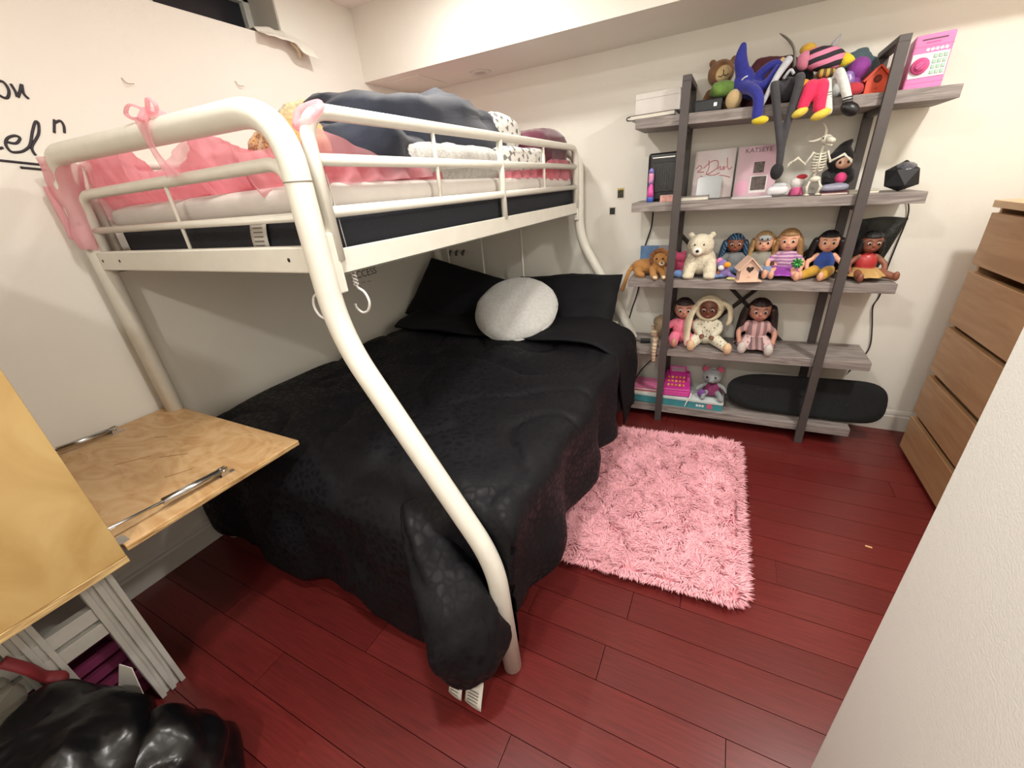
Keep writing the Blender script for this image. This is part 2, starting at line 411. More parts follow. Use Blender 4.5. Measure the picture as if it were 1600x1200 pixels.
# side guard rails
def guard(x, right):
    pts = [(x, BF + 0.055, 1.28), (x, BF + 0.055, 1.592), (x, BH - 0.055, 1.592), (x, BH - 0.055, 1.28)]
    g = ob('guard_rail', MB().tube(bend_path(pts, 0.07, 8), 0.0165, 12), white_metal, bed)
    ob('guard_bar', MB().tube([(x, BF + 0.05, 1.497), (x, BH - 0.05, 1.497)], 0.0135, 10), white_metal, bed)
    ob('guard_bar', MB().tube([(x, BF + 0.05, 1.388), (x, BH - 0.05, 1.392)], 0.0135, 10), white_metal, bed)
    for yy, rr, z0 in ((1.183, 0.0065, 1.388), (1.615, 0.0125, 1.30), (2.06, 0.0065, 1.388)):
        ob('rod', MB().tube([(x + 0.002, yy, z0), (x + 0.002, yy, 1.588)], rr, 8), white_metal, bed)
    sr = MB().box((x - 0.004, BF + 0.02, 1.246), (x + 0.006, BH - 0.02, 1.306))
    sr.box((x - 0.045, BF + 0.02, 1.246), (x + 0.006, BH - 0.02, 1.252))
    ob('side_rail', sr, white_metal, bed, smooth=False, bevel=0.002)
    return g
guard(BR, True); guard(BL, False)
br = MB().box((BR - 0.012, BF + 0.026, 1.205), (BR + 0.012, BF + 0.052, 1.345))
ob('rail_bracket', br, white_metal, bed, smooth=False, bevel=0.003)
br = MB().box((BR - 0.012, BH - 0.055, 1.21), (BR + 0.012, BH - 0.028, 1.34))
ob('rail_bracket', br, white_metal, bed, smooth=False, bevel=0.003)
for yy in (0.95, 1.25, 1.55, 1.85, 2.15, 2.4):
    ob('slat', MB().box((BL + 0.01, yy - 0.02, 1.255), (BR - 0.01, yy + 0.02, 1.268)), white_metal, bed, smooth=False)
ob('mesh_deck', MB().box((BL + 0.03, BF + 0.06, 1.268), (BR - 0.008, BH - 0.03, 1.274)), M('deck_grey', '#b6b5b0', 0.6), bed, smooth=False)
# lower bunk frame
for x in (BL, -0.47):
    ob('lower_rail', MB().box((x - 0.012, BF + 0.02, 0.27), (x + 0.012, BH, 0.33)), white_metal, bed, smooth=False, bevel=0.003)
for yy in (BF + 0.01, BH):
    ob('lower_end_bar', MB().tube([(BL, yy, 0.30), (-0.46, yy, 0.30)], 0.014, 10), white_metal, bed)
for x in (-1.862, -1.565, -1.25):
    ob('headboard_rod', MB().tube([(x, BH, 0.30), (x, BH, 1.27)], 0.008, 8), white_metal, bed)
ob('headboard_bar', MB().tube([(BL, BH, 0.56), (-0.58, BH, 0.56)], 0.0145, 10), white_metal, bed)

# ------------------------------------------------------------------ upper bunk bedding
navy_side = M('mattress_black', '#22252c', 0.85, 0.15, 200, 0.3, 300)
mattress_white = M('mattress_white', '#d5cec8', 0.85, 0.03, 20, 0.05, 200)
um = thing('upper_mattress', 'black and white mattress on the upper bunk', 'mattress', (-1.4, 1.65, 1.28))
def slab(x0, x1, y0, y1, z0, z1, sag=0.0, n=16, lift=0.0):
    mb = MB(); nx, ny = 10, 18
    def P(i, j, top):
        x = x0 + (x1 - x0) * i / nx; yy = y0 + (y1 - y0) * j / ny
        z = z1 if top else z0
        if top: z += sag * math.sin(PI * i / nx) * math.sin(PI * j / ny)
        z += lift * max(0, (j / ny - 0.35)) ** 2
        return (x, yy, z)
    vs = [P(i, j, False) for j in range(ny + 1) for i in range(nx + 1)] + [P(i, j, True) for j in range(ny + 1) for i in range(nx + 1)]
    o = (nx + 1) * (ny + 1); fs = []
    I = lambda i, j: j * (nx + 1) + i
    for j in range(ny):
        for i in range(nx):
            fs.append((I(i, j), I(i, j + 1), I(i + 1, j + 1), I(i + 1, j)))
            fs.append((o + I(i, j), o + I(i + 1, j), o + I(i + 1, j + 1), o + I(i, j + 1)))
    for i in range(nx):
        fs.append((I(i, 0), I(i + 1, 0), o + I(i + 1, 0), o + I(i, 0))); fs.append((I(i + 1, ny), I(i, ny), o + I(i, ny), o + I(i + 1, ny)))
    for j in range(ny):
        fs.append((I(0, j + 1), I(0, j), o + I(0, j), o + I(0, j + 1))); fs.append((I(nx, j), I(nx, j + 1), o + I(nx, j + 1), o + I(nx, j)))
    return mb.add(vs, fs)
ob('black_base', slab(BL + 0.06, BR - 0.022, 0.735, 2.555, 1.278, 1.392, lift=0.06), navy_side, um, bevel=0.02, seg=4, angle=60)
ob('white_top', slab(BL + 0.05, BR - 0.026, 0.725, 2.56, 1.384, 1.455, lift=-0.02), mattress_white, um, bevel=0.03, seg=5, angle=60)
def label_fn(u, v): return (-1.145 + 0.068 * u - 0.02 * v, 0.728 - 0.004 * math.sin(PI * v), 1.386 - 0.075 * v)
lb = ob('care_label', MB().grid(label_fn, 4, 6), M('label_white', '#d8d4cc', 0.7), um, solid=0.001)
for k in range(6):
    ob('label_line', MB().box((-1.132 - 0.003 * k, 0.7215, 1.374 - 0.011 * k), (-1.095 - 0.003 * k, 0.7235, 1.3765 - 0.011 * k)), faint, lb, smooth=False)

# ---- pink tulle
def tulle_material(name, col, a):
    m = M(name, col, 0.8, 0.14, 14)
    N, L, b = nodes(m)
    out = N['Material Output']
    tr = N.new('ShaderNodeBsdfTransparent'); tl = N.new('ShaderNodeBsdfTranslucent'); tl.inputs[0].default_value = (*lin(col), 1)
    m1 = N.new('ShaderNodeMixShader'); m1.inputs[0].default_value = 0.45
    m2 = N.new('ShaderNodeMixShader'); m2.inputs[0].default_value = a
    L.new(b.outputs[0], m1.inputs[1]); L.new(tl.outputs[0], m1.inputs[2])
    L.new(tr.outputs[0], m2.inputs[1]); L.new(m1.outputs[0], m2.inputs[2]); L.new(m2.outputs[0], out.inputs[0])
    return m
tulle_m = tulle_material('pink_tulle', '#ffbcc6', 0.62)
tulle_deep = tulle_material('pink_tulle_layers', '#ff9bab', 0.85)
tulle = thing('tulle_canopy', 'pink sheer tulle canopy tied around the upper bunk rails', 'canopy', (-1.4, 0.8, 1.45))
def interp(tab, x):
    for (a, b), (c, d) in zip(tab, tab[1:]):
        if x <= c: return b + (d - b) * max(0, (x - a) / (c - a))
    return tab[-1][1]
top_tab = [(-1.96, 1.60), (-1.80, 1.615), (-1.66, 1.60), (-1.56, 1.535), (-1.45, 1.53), (-1.36, 1.57), (-1.28, 1.605), (-1.18, 1.57), (-1.05, 1.53), (-0.90, 1.54)]
def foot_drape(off, ph):
    def fn(u, v):
        x = -1.95 + 1.06 * u
        t = interp(top_tab, x); bt = 1.395 if x > -1.9 else 1.30
        z = t + (bt - t) * v
        amp = 0.016 + 0.022 * v
        yy = 0.705 + off + 0.075 * v * v + amp * (math.sin(x * 36 + ph + 3 * nz(x, z, ph, 4)) * 0.5 + nz(x, z * 0.7, ph, 9)) + 0.004 * math.sin(x * 120 + 6 * nz(x, z, ph, 6)) + 0.006 * nz(x, z, ph, 40)
        return (x, max(yy, 0.690), z)
    return MB().grid(fn, 90, 18)
ob('foot_drape', foot_drape(0.015, 0.0), tulle_m, tulle)
ob('foot_drape', foot_drape(0.05, 1.7), tulle_deep, tulle)
def bed_drape(x0, x1, y0, y1, base, amp, ph):
    def fn(u, v):
        x = x0 + (x1 - x0) * u; yy = y0 + (y1 - y0) * v
        e = min(1, 6 * u * (1 - u) * 2, 6 * v * (1 - v) * 2)
        z = base + amp * e * (0.7 + 0.9 * nz(x, yy, ph, 5) + 0.5 * nz(x, yy, ph + 4, 14) + 0.25 * abs(nz(x, yy, ph, 30)))
        return (x, yy, z)
    return MB().grid(fn, 50, 80)
ob('mattress_drape', bed_drape(BL + 0.05, BR - 0.06, 0.77, 2.5, 1.458, 0.045, 2.2), tulle_deep, tulle)
def side_drape(y0, y1, tt, bb, ph, off=0.0, swell=0.0):
    def fn(u, v):
        yy = y0 + (y1 - y0) * u
        t = interp(tt, yy); b = interp(bb, yy); z = t + (b - t) * v
        x = -0.882 - off + swell * math.sin(PI * min(1, v)) + 0.011 * (math.sin(yy * 60 + ph + 4 * nz(yy, z, ph, 4)) + 1.2 * nz(yy, z, ph, 16)) * (0.4 + 0.6 * v)
        return (min(x, -0.866), yy, z)
    return MB().grid(fn, 50, 16)
ob('side_drape', side_drape(0.735, 1.20, [(0.735, 1.585), (0.85, 1.55), (1.0, 1.51), (1.2, 1.485)], [(0.735, 1.44), (0.9, 1.452), (1.2, 1.462)], 0.4), tulle_m, tulle)
ob('side_drape', side_drape(0.74, 1.34, [(0.74, 1.52), (1.0, 1.505), (1.34, 1.48)], [(0.74, 1.425), (1.0, 1.44), (1.34, 1.455)], 1.4, 0.02), tulle_deep, tulle)
ob('side_drape', side_drape(1.70, 2.30, [(1.70, 1.475), (2.0, 1.485), (2.30, 1.49)], [(1.70, 1.452), (2.3, 1.445)], 2.4, 0.005), tulle_deep, tulle)
ob('side_drape', side_drape(2.12, 2.56, [(2.12, 1.50), (2.25, 1.535), (2.45, 1.535), (2.56, 1.53)], [(2.12, 1.44), (2.56, 1.425)], 3.4, 0.0, 0.01), tulle_deep, tulle)
# wrap and hanging tail on the left post, corner knot, bow on the top tube
def wrap_fn(u, v):
    a = -2.9 + 4.4 * u; z = 1.595 - 0.27 * v
    r = 0.036 + 0.012 * math.sin(9 * u + 4 * v) + 0.02 * v * (1 - v) + 0.012 * nz(u * 4, v * 4, 8)
    return (BL + 0.55 * max(0, z - 1.52) + r * math.cos(a), BF + r * math.sin(a), z + 0.012 * math.sin(5 * u))
ob('post_wrap', MB().grid(wrap_fn, 28, 18), tulle_m, tulle)
def tail_fn(u, v):
    return (BL - 0.042 + 0.045 * u * (0.6 + 0.4 * v), BF - 0.034 + 0.012 * math.sin(7 * u + 2 * v), 1.53 - 0.17 * v + 0.03 * u * v)
ob('tail', MB().grid(tail_fn, 8, 14), tulle_m, tulle)
bow = MB()
cx, cz = -1.285, 1.598
for sgn, ln in ((-1, 0.085), (1, 0.055)):
    loop = smooth_path([(cx, BF - 0.012, cz + 0.042), (cx + sgn * ln * 0.6, BF - 0.02, cz + 0.062), (cx + sgn * ln, BF - 0.02, cz + 0.048), (cx + sgn * ln * 0.7, BF - 0.016, cz + 0.034), (cx, BF - 0.012, cz + 0.040)], 6)
    bow.tube(loop, 0.0055, 6, flat=0.5)
bow.tube(smooth_path([(cx, BF - 0.034, cz + 0.02), (cx, BF - 0.012, cz + 0.042), (cx + 0.002, BF + 0.02, cz + 0.034)]), 0.011, 8)
ob('bow', bow, tulle_m, tulle)
def knot_fn(u, v):
    x = cx - 0.03 + (0.075 - 0.045 * math.sin(PI * v)) * u + 0.02 * v
    return (x, BF - 0.036 - 0.004 * math.sin(9 * u) + 0.012 * v, cz + 0.03 - 0.13 * v)
ob('tie_tail', MB().grid(knot_fn, 8, 12), tulle_m, tulle)
kn = MB().tube(smooth_path([(BR - 0.02, BF + 0.05, 1.56), (BR + 0.022, BF + 0.06, 1.575), (BR + 0.02, BF + 0.09, 1.60), (BR - 0.022, BF + 0.07, 1.59), (BR - 0.02, BF + 0.05, 1.56)]), 0.010, 8)
ob('corner_knot', kn, tulle_m, tulle)

# ---- soft lumps helper
def lump(c, r, p=0.7, amp=0.05, sc=4.0, seg=56, rings=36, rot=None, seed=0.0, ridges=0.0):
    mb = MB()
    def fn(w):
        n = w.normalized() if w.length > 1e-6 else Vector((0, 0, 1))
        q = w + Vector(c)
        d = amp * (nz(q.x, q.y, q.z + seed, sc) + 0.5 * nz(q.x, q.y, q.z + seed, sc * 2.3) + 0.22 * nz(q.x, q.y, q.z + seed, sc * 6))
        if ridges: d += ridges * (abs(nz(q.x, q.y, q.z + seed * 2, sc * 1.6)) - 0.3)
        return w + n * d
    mb.ell(c, r, seg, rings, rot, p, fn)
    return mb
navy_m = M('navy_fleece', '#1d2333', 0.75, 0.2, 8, 0.15, 260, sheen=0.2)
navy = thing('navy_blanket', 'bundled navy blue blanket heaped on the upper bunk', 'blanket', (-1.3, 1.5, 1.5))
ob('heap', lump((-1.24, 1.62, 1.615), (0.27, 0.58, 0.145), 0.62, 0.06, 3.2, seed=1.0, ridges=0.085), navy_m, navy)
ob('fold', lump((-1.06, 1.12, 1.535), (0.17, 0.25, 0.085), 0.7, 0.045, 4.0, seed=3.0, ridges=0.05), navy_m, navy)
fluff_m = M('grey_fluff', '#c9c6c2', 0.95, 0.14, 60, 0.6, 120, sheen=0.6)
tag(ob('fluffy_throw', lump((-0.99, 1.46, 1.50), (0.095, 0.37, 0.072), 0.55, 0.02, 9, seed=5.0), fluff_m), 'light grey fluffy throw under the navy blanket on the upper bunk', 'throw')
def checker_fabric(name, c1, c2, s):
    m = M(name, c1, 0.85)
    N, L, b = nodes(m)
    tc = N.new('ShaderNodeTexCoord'); mp = N.new('ShaderNodeMapping'); mp.inputs['Rotation'].default_value = (0.6, 0.5, 0.785)
    L.new(tc.outputs['Object'], mp.inputs[0])
    ck = N.new('ShaderNodeTexVoronoi'); ck.inputs['Scale'].default_value = s; ck.distance = 'MANHATTAN'; ck.inputs['Randomness'].default_value = 0.15
    L.new(mp.outputs[0], ck.inputs['Vector'])
    r = N.new('ShaderNodeValToRGB'); r.color_ramp.interpolation = 'CONSTANT'
    r.color_ramp.elements[0].color = (*lin(c2), 1); r.color_ramp.elements[1].position = 0.52; r.color_ramp.elements[1].color = (*lin(c1), 1)
    L.new(ck.outputs['Distance'], r.inputs[0]); L.new(r.outputs[0], b.inputs['Base Color'])
    return m
check_m = checker_fabric('diamond_print', '#e4e1dc', '#82807e', 30)
tag(ob('patterned_pillow', lump((-0.985, 2.02, 1.525), (0.10, 0.26, 0.062), 0.6, 0.025, 6, seed=6.0), check_m), 'white pillow with grey diamond print lying against the guard rail', 'pillow')
tag(ob('patterned_pillow', lump((-1.07, 2.02, 1.655), (0.075, 0.19, 0.08), 0.7, 0.03, 6, seed=7.0), check_m), 'white pillow with grey diamond print, propped up behind the navy blanket', 'pillow')
maroon_m = M('maroon_velvet', '#5d2036', 0.7, 0.2, 10, sheen=0.6)
tag(ob('maroon_pillow', lump((-1.04, 2.36, 1.585), (0.17, 0.215, 0.10), 0.62, 0.02, 6, seed=8.0), maroon_m), 'dark maroon velvet pillow at the head of the upper bunk', 'pillow')
tan_m = M('tan_fur', '#b98c55', 0.95, 0.3, 50, 0.8, 110, sheen=0.4)
tb = thing('tan_teddy', 'curly tan teddy bear lying behind the foot rail', 'plush toy', (-1.08, 0.87, 1.47))
ob('body', lump((-1.085, 0.87, 1.555), (0.115, 0.085, 0.062), 0.9, 0.02, 12, seed=9.0), tan_m, tb)
yel_m = M('blond_fur', '#cdbb90', 0.95, 0.3, 50, 0.8, 110, sheen=0.4)
yb = thing('yellow_plush', 'pale yellow plush toy showing behind the navy blanket', 'plush toy', (-1.45, 1.25, 1.6))
ob('head', lump((-1.34, 1.16, 1.640), (0.09, 0.10, 0.085), 0.9, 0.02, 12, seed=10.0), yel_m, yb)
# hanging hooks (two plastic hanger hooks)
def hang(yx, x0, lab, zt, sgn):
    t = thing('hanger_hook', lab, 'hook', (x0, yx, 1.25))
    ob('string', MB().tube([(x0 - 0.012 * sgn, yx, zt), (x0, yx, 1.262)], 0.0014, 6), white_pl, t)
    tw = MB()
    for ph in (0, PI):
        tw.tube([(x0 + 0.0055 * math.cos(k * 0.9 + ph), yx + 0.0055 * math.sin(k * 0.9 + ph), 1.262 - 0.0028 * k) for k in range(20)], 0.0026, 6)
    ob('twist', tw, white_pl, t)
    hk = smooth_path([(x0, yx, 1.210), (x0 + 0.004, yx, 1.202), (x0 + 0.024, yx, 1.19), (x0 + 0.033, yx, 1.165), (x0 + 0.022, yx, 1.142), (x0, yx, 1.134), (x0 - 0.018, yx, 1.146), (x0 - 0.021, yx, 1.158)], 5)
    if sgn < 0: hk = [Vector((2 * x0 - p.x, p.y, p.z)) for p in hk]
    ob('ring', MB().tube(hk, 0.0034, 8), white_pl, t)
hang(0.775, -0.862, 'white twisted plastic hook hanging right of the near bed post', 1.47, 1)
hang(0.705, -0.925, 'white twisted plastic hook hanging left of the near bed post', 1.39, -1)

# ------------------------------------------------------------------ lower bunk bedding
lm = ob('lower_mattress', slab(BL + 0.03, -0.51, 0.74, 2.57, 0.315, 0.515), M('mattress_cover', '#cfd0cf', 0.8, 0.03, 20), bevel=0.04, seg=4, angle=60)
tag(lm, 'white mattress under the black duvet on the lower bunk', 'mattress')
def duvet_material():
    m = M('black_duvet', '#0c0c11', 0.62, 0.2, 8, spec=0.28)
    N, L, b = nodes(m)
    tc = N.new('ShaderNodeTexCoord')
    vo = N.new('ShaderNodeTexVoronoi'); vo.inputs['Scale'].default_value = 34; vo.feature = 'DISTANCE_TO_EDGE'
    L.new(tc.outputs['Object'], vo.inputs['Vector'])
    r = N.new('ShaderNodeMapRange'); r.inputs[1].default_value = 0.05; r.inputs[2].default_value = 0.25; r.inputs[3].default_value = 0.75; r.inputs[4].default_value = 0.50
    L.new(vo.outputs['Distance'], r.inputs[0]); L.new(r.outputs[0], b.inputs['Roughness'])
    n = N.new('ShaderNodeTexNoise'); n.inputs['Scale'].default_value = 16; n.inputs['Detail'].default_value = 5; n.inputs['Distortion'].default_value = 1.0
    L.new(tc.outputs['Object'], n.inputs['Vector'])
    bp = N.new('ShaderNodeBump'); bp.inputs['Strength'].default_value = 0.12; bp.inputs['Distance'].default_value = 0.02
    L.new(n.outputs[0], bp.inputs['Height']); L.new(bp.outputs[0], b.inputs['Normal'])
    return m
duvet_m = duvet_material()
flat_black = M('black_cotton', '#101014', 0.75, 0.15, 10, 0.1, 90, spec=0.25)
def fall(d, r=0.09):
    """arc length d past the edge -> (outward, drop)"""
    if d <= 0: return d, 0.0
    q = r * PI / 2
    if d < q: a = d / r; return r * math.sin(a), r * (1 - math.cos(a))
    return r, r + (d - q)
def duvet_fn(u, v):
    A, B = 1.425, 1.53
    a = u * (A + 0.46); b = v * (B + 0.62)
    oa, da = fall(a - A); ob_, db = fall(b - B)
    x = -1.935 + A + oa; yy = 2.33 - B - ob_
    over = 0.44
    if da > 0 and db > 0:
        k = math.hypot(da, db); drop = min(k, 0.56)
    else: drop = da + db
    t = nz(a, b, 0.3, 2.2); t2 = nz(a, b, 1.3, 6.0); t3 = abs(nz(a, b, 5.0, 3.5))
    z = 0.625 - drop
    edge = min(1.0, drop / 0.3)
    if da > 0 and db <= 0: x += edge * (0.035 * math.sin(b * 15 + 2 * t) + 0.045 * t2 - 0.01); yy += 0.02 * t2 * edge
    if db > 0 and da <= 0: yy = max(yy - 0.075 * min(1, drop / 0.12) + edge * (0.03 * math.sin(a * 10 + 2 * t) + 0.035 * t2 - 0.02), 0.60 + 0.115 * max(0, min(1, (x + 0.70) / 0.13)))
    if da > 0 and db > 0: x -= 0.03 * edge; yy = max(yy, 0.715)
    z += (0.028 * t + 0.016 * t2 - 0.022 * max(0, 0.12 - t3) / 0.12 * 0.8) * (1 - 0.5 * edge)
    # left side sinks to the wall, quilt edge
    if a < 0.06: z -= (0.06 - a) * 1.2
    if da > 0.0: z = max(z, 0.15 + 0.05 * nz(b, 0, 0, 3) + (0.0 if db <= 0 else -0.08))
    return (x, yy, max(z, 0.035 + 0.03 * (1 + nz(a, 0, 2, 3))))
duv = thing('black_duvet', 'black duvet with faint leopard pattern draped over the lower bunk', 'duvet', (-1.2, 1.4, 0.6))
ob('quilt', MB().grid(duvet_fn, 110, 130), duvet_m, duv, solid=0.02)
def corner_fn(w):
    k = (w.z + 0.235) / 0.47
    s = 0.42 + 0.75 * math.sin(min(1, (1 - k) * 1.15) * PI * 0.62)
    q = Vector((w.x * s, w.y * s, w.z))
    a = math.atan2(w.y, w.x)
    d = 0.010 * math.sin(a * 7 + 9 * w.z) * (0.4 + k) + 0.014 * nz(w.x, w.y, w.z, 13)
    n = Vector((w.x, w.y, 0)); n = n.normalized() if n.length > 1e-5 else n
    return q + n * d
cpath = smooth_path([(-0.76, 0.690, 0.575), (-0.70, 0.655, 0.53), (-0.635, 0.625, 0.44), (-0.570, 0.592, 0.36), (-0.530, 0.578, 0.25), (-0.517, 0.572, 0.155), (-0.515, 0.570, 0.095)], 7)
cr_ = smooth_path([(0.030, 0, 0), (0.060, 0, 0), (0.082, 0, 0), (0.100, 0, 0), (0.128, 0, 0), (0.112, 0, 0), (0.045, 0, 0)], 7)
cm = MB().tube(cpath, [p.x for p in cr_], 48, flat=0.72)
for q, v in enumerate(cm.v):
    k_ = q % 48; ring = q // 48
    if ring >= len(cpath): continue
    c_ = cpath[ring]; d_ = Vector(v) - c_
    f_ = 1 + 0.09 * math.sin(k_ / 48 * 2 * PI * 6 + ring * 0.12) * max(0, 1 - ring / 36) + 0.20 * nz(v[0], v[1], v[2], 9) + 0.10 * nz(v[0], v[1], v[2], 22)
    cm.v[q] = tuple(c_ + d_ * f_)
cn = ob('corner_bunch', cm, duvet_m, duv)

for k, (x, w, dx) in enumerate(((-0.572, 0.050, 0.01), (-0.508, 0.060, 0.012))):
    def tg(u, v, x=x, w=w): return (x - w / 2 + w * u + 0.004 * v, 0.540 - 0.030 * v + 0.005 * math.sin(3 * v + 2 * u), 0.098 - 0.075 * v)
    g = ob('care_tag', MB().grid(tg, 4, 6), M('label_white', '#d8d4cc', 0.7), duv, solid=0.001)
    for q in range(5):
        ob('tag_line', MB().box((x - w * 0.33 + 0.003, 0.524 - 0.004 * q, 0.066 - 0.009 * q), (x + w * 0.33, 0.5265 - 0.004 * q, 0.0675 - 0.009 * q)), faint, g, smooth=False)
# folded-back top sheet that hangs over the side near the pillows
def flap_fn(u, v):
    A = 1.32
    a = 0.02 + u * (A + 0.62); oa, da = fall(a - A, 0.11)
    x = -1.93 + A + oa + (0.02 if da <= 0 else 0.02 + 0.05 * min(1, da / 0.1))
    y0 = 1.93 - 0.02 * math.sin(u * 4) - 0.10 * max(0, u - 0.6)
    yy = y0 + (0.36 - 0.17 * max(0, u - 0.72) / 0.28) * v + 0.20 * max(0, u - 0.72) / 0.28
    z = 0.682 - da + 0.02 * nz(a, yy, 2, 3) * (1 - min(1, da * 4)) - 0.022 * (1 - min(1, v * 6)) * (1 - min(1, da * 4))
    if da > 0.1: z += 0.10 * v * min(1, da * 3) * 0.6
    if da > 0: x += 0.03 * da + 0.015 * nz(a, yy, 1, 5)
    return (x, yy, z)
tag(ob('folded_sheet', MB().grid(flap_fn, 70, 16), flat_black, solid=0.012), 'black sheet folded back over the duvet, its corner hanging towards the pink rug', 'sheet')
def pillow(w, h, t, seed, nu=26):
    mb = MB(); vs = {}
    def P(u, v, s):
        e = (1 - abs(u) ** 3.0) * (1 - abs(v) ** 3.0)
        k = 1 - 0.10 * (abs(v) ** 2) * (1 - abs(u) ** 6); k2 = 1 - 0.10 * (abs(u) ** 2) * (1 - abs(v) ** 6)
        z = s * t / 2 * max(0, e) ** 0.45 + 0.02 * nz(u, v, seed, 1.6) + 0.006 * nz(u, v, seed + 5, 6)
        return (u * w / 2 * k2 if False else u * w / 2 * k, v * h / 2 * k2, z)
    mb.grid(lambda a, b: P(2 * a - 1, 2 * b - 1, 1), nu, nu)
    mb.grid(lambda a, b: P(1 - 2 * a, 2 * b - 1, -1), nu, nu)
    return mb
def place(mb, mat): mb.v = [tuple(mat @ Vector(v)) for v in mb.v]; return mb
mat = Matrix.Translation((-1.62, 2.36, 0.74)) @ Euler((math.radians(48), math.radians(14), math.radians(2))).to_matrix().to_4x4()
tag(ob('black_pillow', place(pillow(0.74, 0.46, 0.17, 1.0), mat), flat_black), 'black pillow propped in the wall corner, left of the white cushion', 'pillow')
mat = Matrix.Translation((-0.91, 2.40, 0.71)) @ Euler((math.radians(46), math.radians(-3), math.radians(-4))).to_matrix().to_4x4()
tag(ob('black_pillow', place(pillow(0.72, 0.46, 0.17, 2.0), mat), flat_black), 'black pillow standing behind and right of the white cushion', 'pillow')
sherpa = M('white_sherpa', '#d4d3d0', 0.95, 0.08, 60, 0.7, 170, sheen=0.5)
n_ = Vector((0.12, -0.50, 0.85)).normalized(); tq = n_.to_track_quat('Z', 'Y').to_matrix().to_4x4()
cu = MB()
cu.ell((0, 0, 0), (0.245, 0.245, 0.095), 48, 24, None, 1.0, lambda w: w + (w.normalized() * (0.010 * nz(w.x, w.y, w.z, 9) + 0.004 * nz(w.x, w.y, w.z, 25)) if w.length > 0 else w))
rc = thing('round_cushion', 'round white fluffy cushion leaning on the black pillows', 'cushion', (-1.05, 2.09, 0.64))
mt = Matrix.Translation((-1.065, 2.085, 0.775)) @ tq
ob('cover', place(cu, mt), sherpa, rc)
seam = MB().tube([(0.243 * math.cos(a * PI / 24), 0.243 * math.sin(a * PI / 24), 0.0) for a in range(49)], 0.0045, 6)
ob('seam', place(seam, mt), sherpa, rc)
# ------------------------------------------------------------------ shag rug
RC = {'TL': Vector((-0.56, 2.15, 0)), 'TR': Vector((0.195, 2.225, 0)), 'BR': Vector((0.215, 1.165, 0)), 'BL': Vector((-0.53, 1.115, 0))}
def rugp(u, v): return (RC['BL'] * (1 - u) + RC['BR'] * u) * (1 - v) + (RC['TL'] * (1 - u) + RC['TR'] * u) * v
rug = thing('shag_rug', 'fluffy pink shag rug on the floor beside the bed', 'rug', (-0.17, 1.66, 0))
def rugbase(u, v):
    p = rugp(u, v); return (p.x, p.y, 0.010)
rb = MB().grid(rugbase, 8, 8)
pink_rug = M('pink_pile', '#fab4be', 0.85, 0.12, 9, sheen=0.3)
ob('backing', rb, M('pink_backing', '#f0a2ae', 0.9), rug, solid=0.012)
pile = MB(); rnd = random.Random(3)
NB = 42000
for i in range(NB):
    u, v = rnd.random(), rnd.random()
    if u < 0.04 or rnd.random() < 0.0: pass
    # rounded corners
    cu_, cv_ = min(u, 1 - u) * 0.75, min(v, 1 - v) * 1.06
    if cu_ < 0.05 and cv_ < 0.05 and math.hypot(0.05 - cu_, 0.05 - cv_) > 0.05: continue
    p = rugp(u, v)
    clump = nz(p.x, p.y, 0, 14) * 3 + nz(p.x, p.y, 7, 5) * 2.5
    a = clump * 2.2 + rnd.uniform(-0.7, 0.7)
    ex = Vector((math.cos(a), math.sin(a), 0))
    if min(cu_, cv_) < 0.03:                       # edge fibres lean outwards
        o = Vector((0, 0, 0))
        if (1 - u) * 0.75 < 0.03: o += Vector((1, 0, 0))
        if u * 0.75 < 0.03: o += Vector((-1, 0, 0))
        if v * 1.06 < 0.03: o += Vector((0, -1, 0))
        if (1 - v) * 1.06 < 0.03: o += Vector((0, 1, 0))
        ex = (o + ex * 0.5).normalized()
    ln = rnd.uniform(0.028, 0.044); w = rnd.uniform(0.0016, 0.0028)
    s = Vector((-ex.y, ex.x, 0)) * w
    z0 = 0.012
    p1 = p + ex * ln * 0.35 + Vector((0, 0, z0 + ln * 0.55)); p2 = p + ex * ln * 0.95 + Vector((0, 0, z0 + ln * rnd.uniform(0.45, 0.8)))
    p0 = p + Vector((0, 0, z0))
    pile.add([p0 - s, p0 + s, p1 + s, p1 - s, p2], [(0, 1, 2, 3), (3, 2, 4)])
po = ob('pile', pile, pink_rug, rug, smooth=False); po['kind'] = 'stuff'

# small crumb on the floor
tag(ob('floor_crumb', MB().cbox((0, 0, 0.002), (0.022, 0.007, 0.004), Matrix.Translation((0.66, 1.655, 0)) @ Matrix.Rotation(-0.1, 4, 'Z')), M('crumb', '#d8a878', 0.7), bevel=0.001), 'tiny tan scrap lying on the bare red floor', 'scrap')

# ------------------------------------------------------------------ shelf unit
SX0, SX1, SYF, SYB = -0.49, 0.71, 2.415, 2.685
ROWS = [(0.045, 0.067), (0.4325, 0.4525), (0.845, 0.840), (1.245, 1.220), (1.629, 1.586)]
TH = 0.045
def ztop(r, x):
    a, b = ROWS[r]; t = (x - SX0) / (SX1 - SX0)
    return a + (b - a) * t + TH
unit = thing('shelf_unit', 'grey wood shelf unit with five boards on a dark metal frame', 'shelf unit', (0.11, 2.55, 0))
for r, (a, b) in enumerate(ROWS):
    p = [(SX0, SYF, a), (SX1, SYF, b), (SX1, SYB, b), (SX0, SYB, a), (SX0, SYF, a + TH), (SX1, SYF, b + TH), (SX1, SYB, b + TH), (SX0, SYB, a + TH)]
    ob('shelf_board', MB().hexa(p), shelf_m, unit, smooth=False, bevel=0.002)
LPX, RPX, PTOP = -0.262, 0.492, 1.79
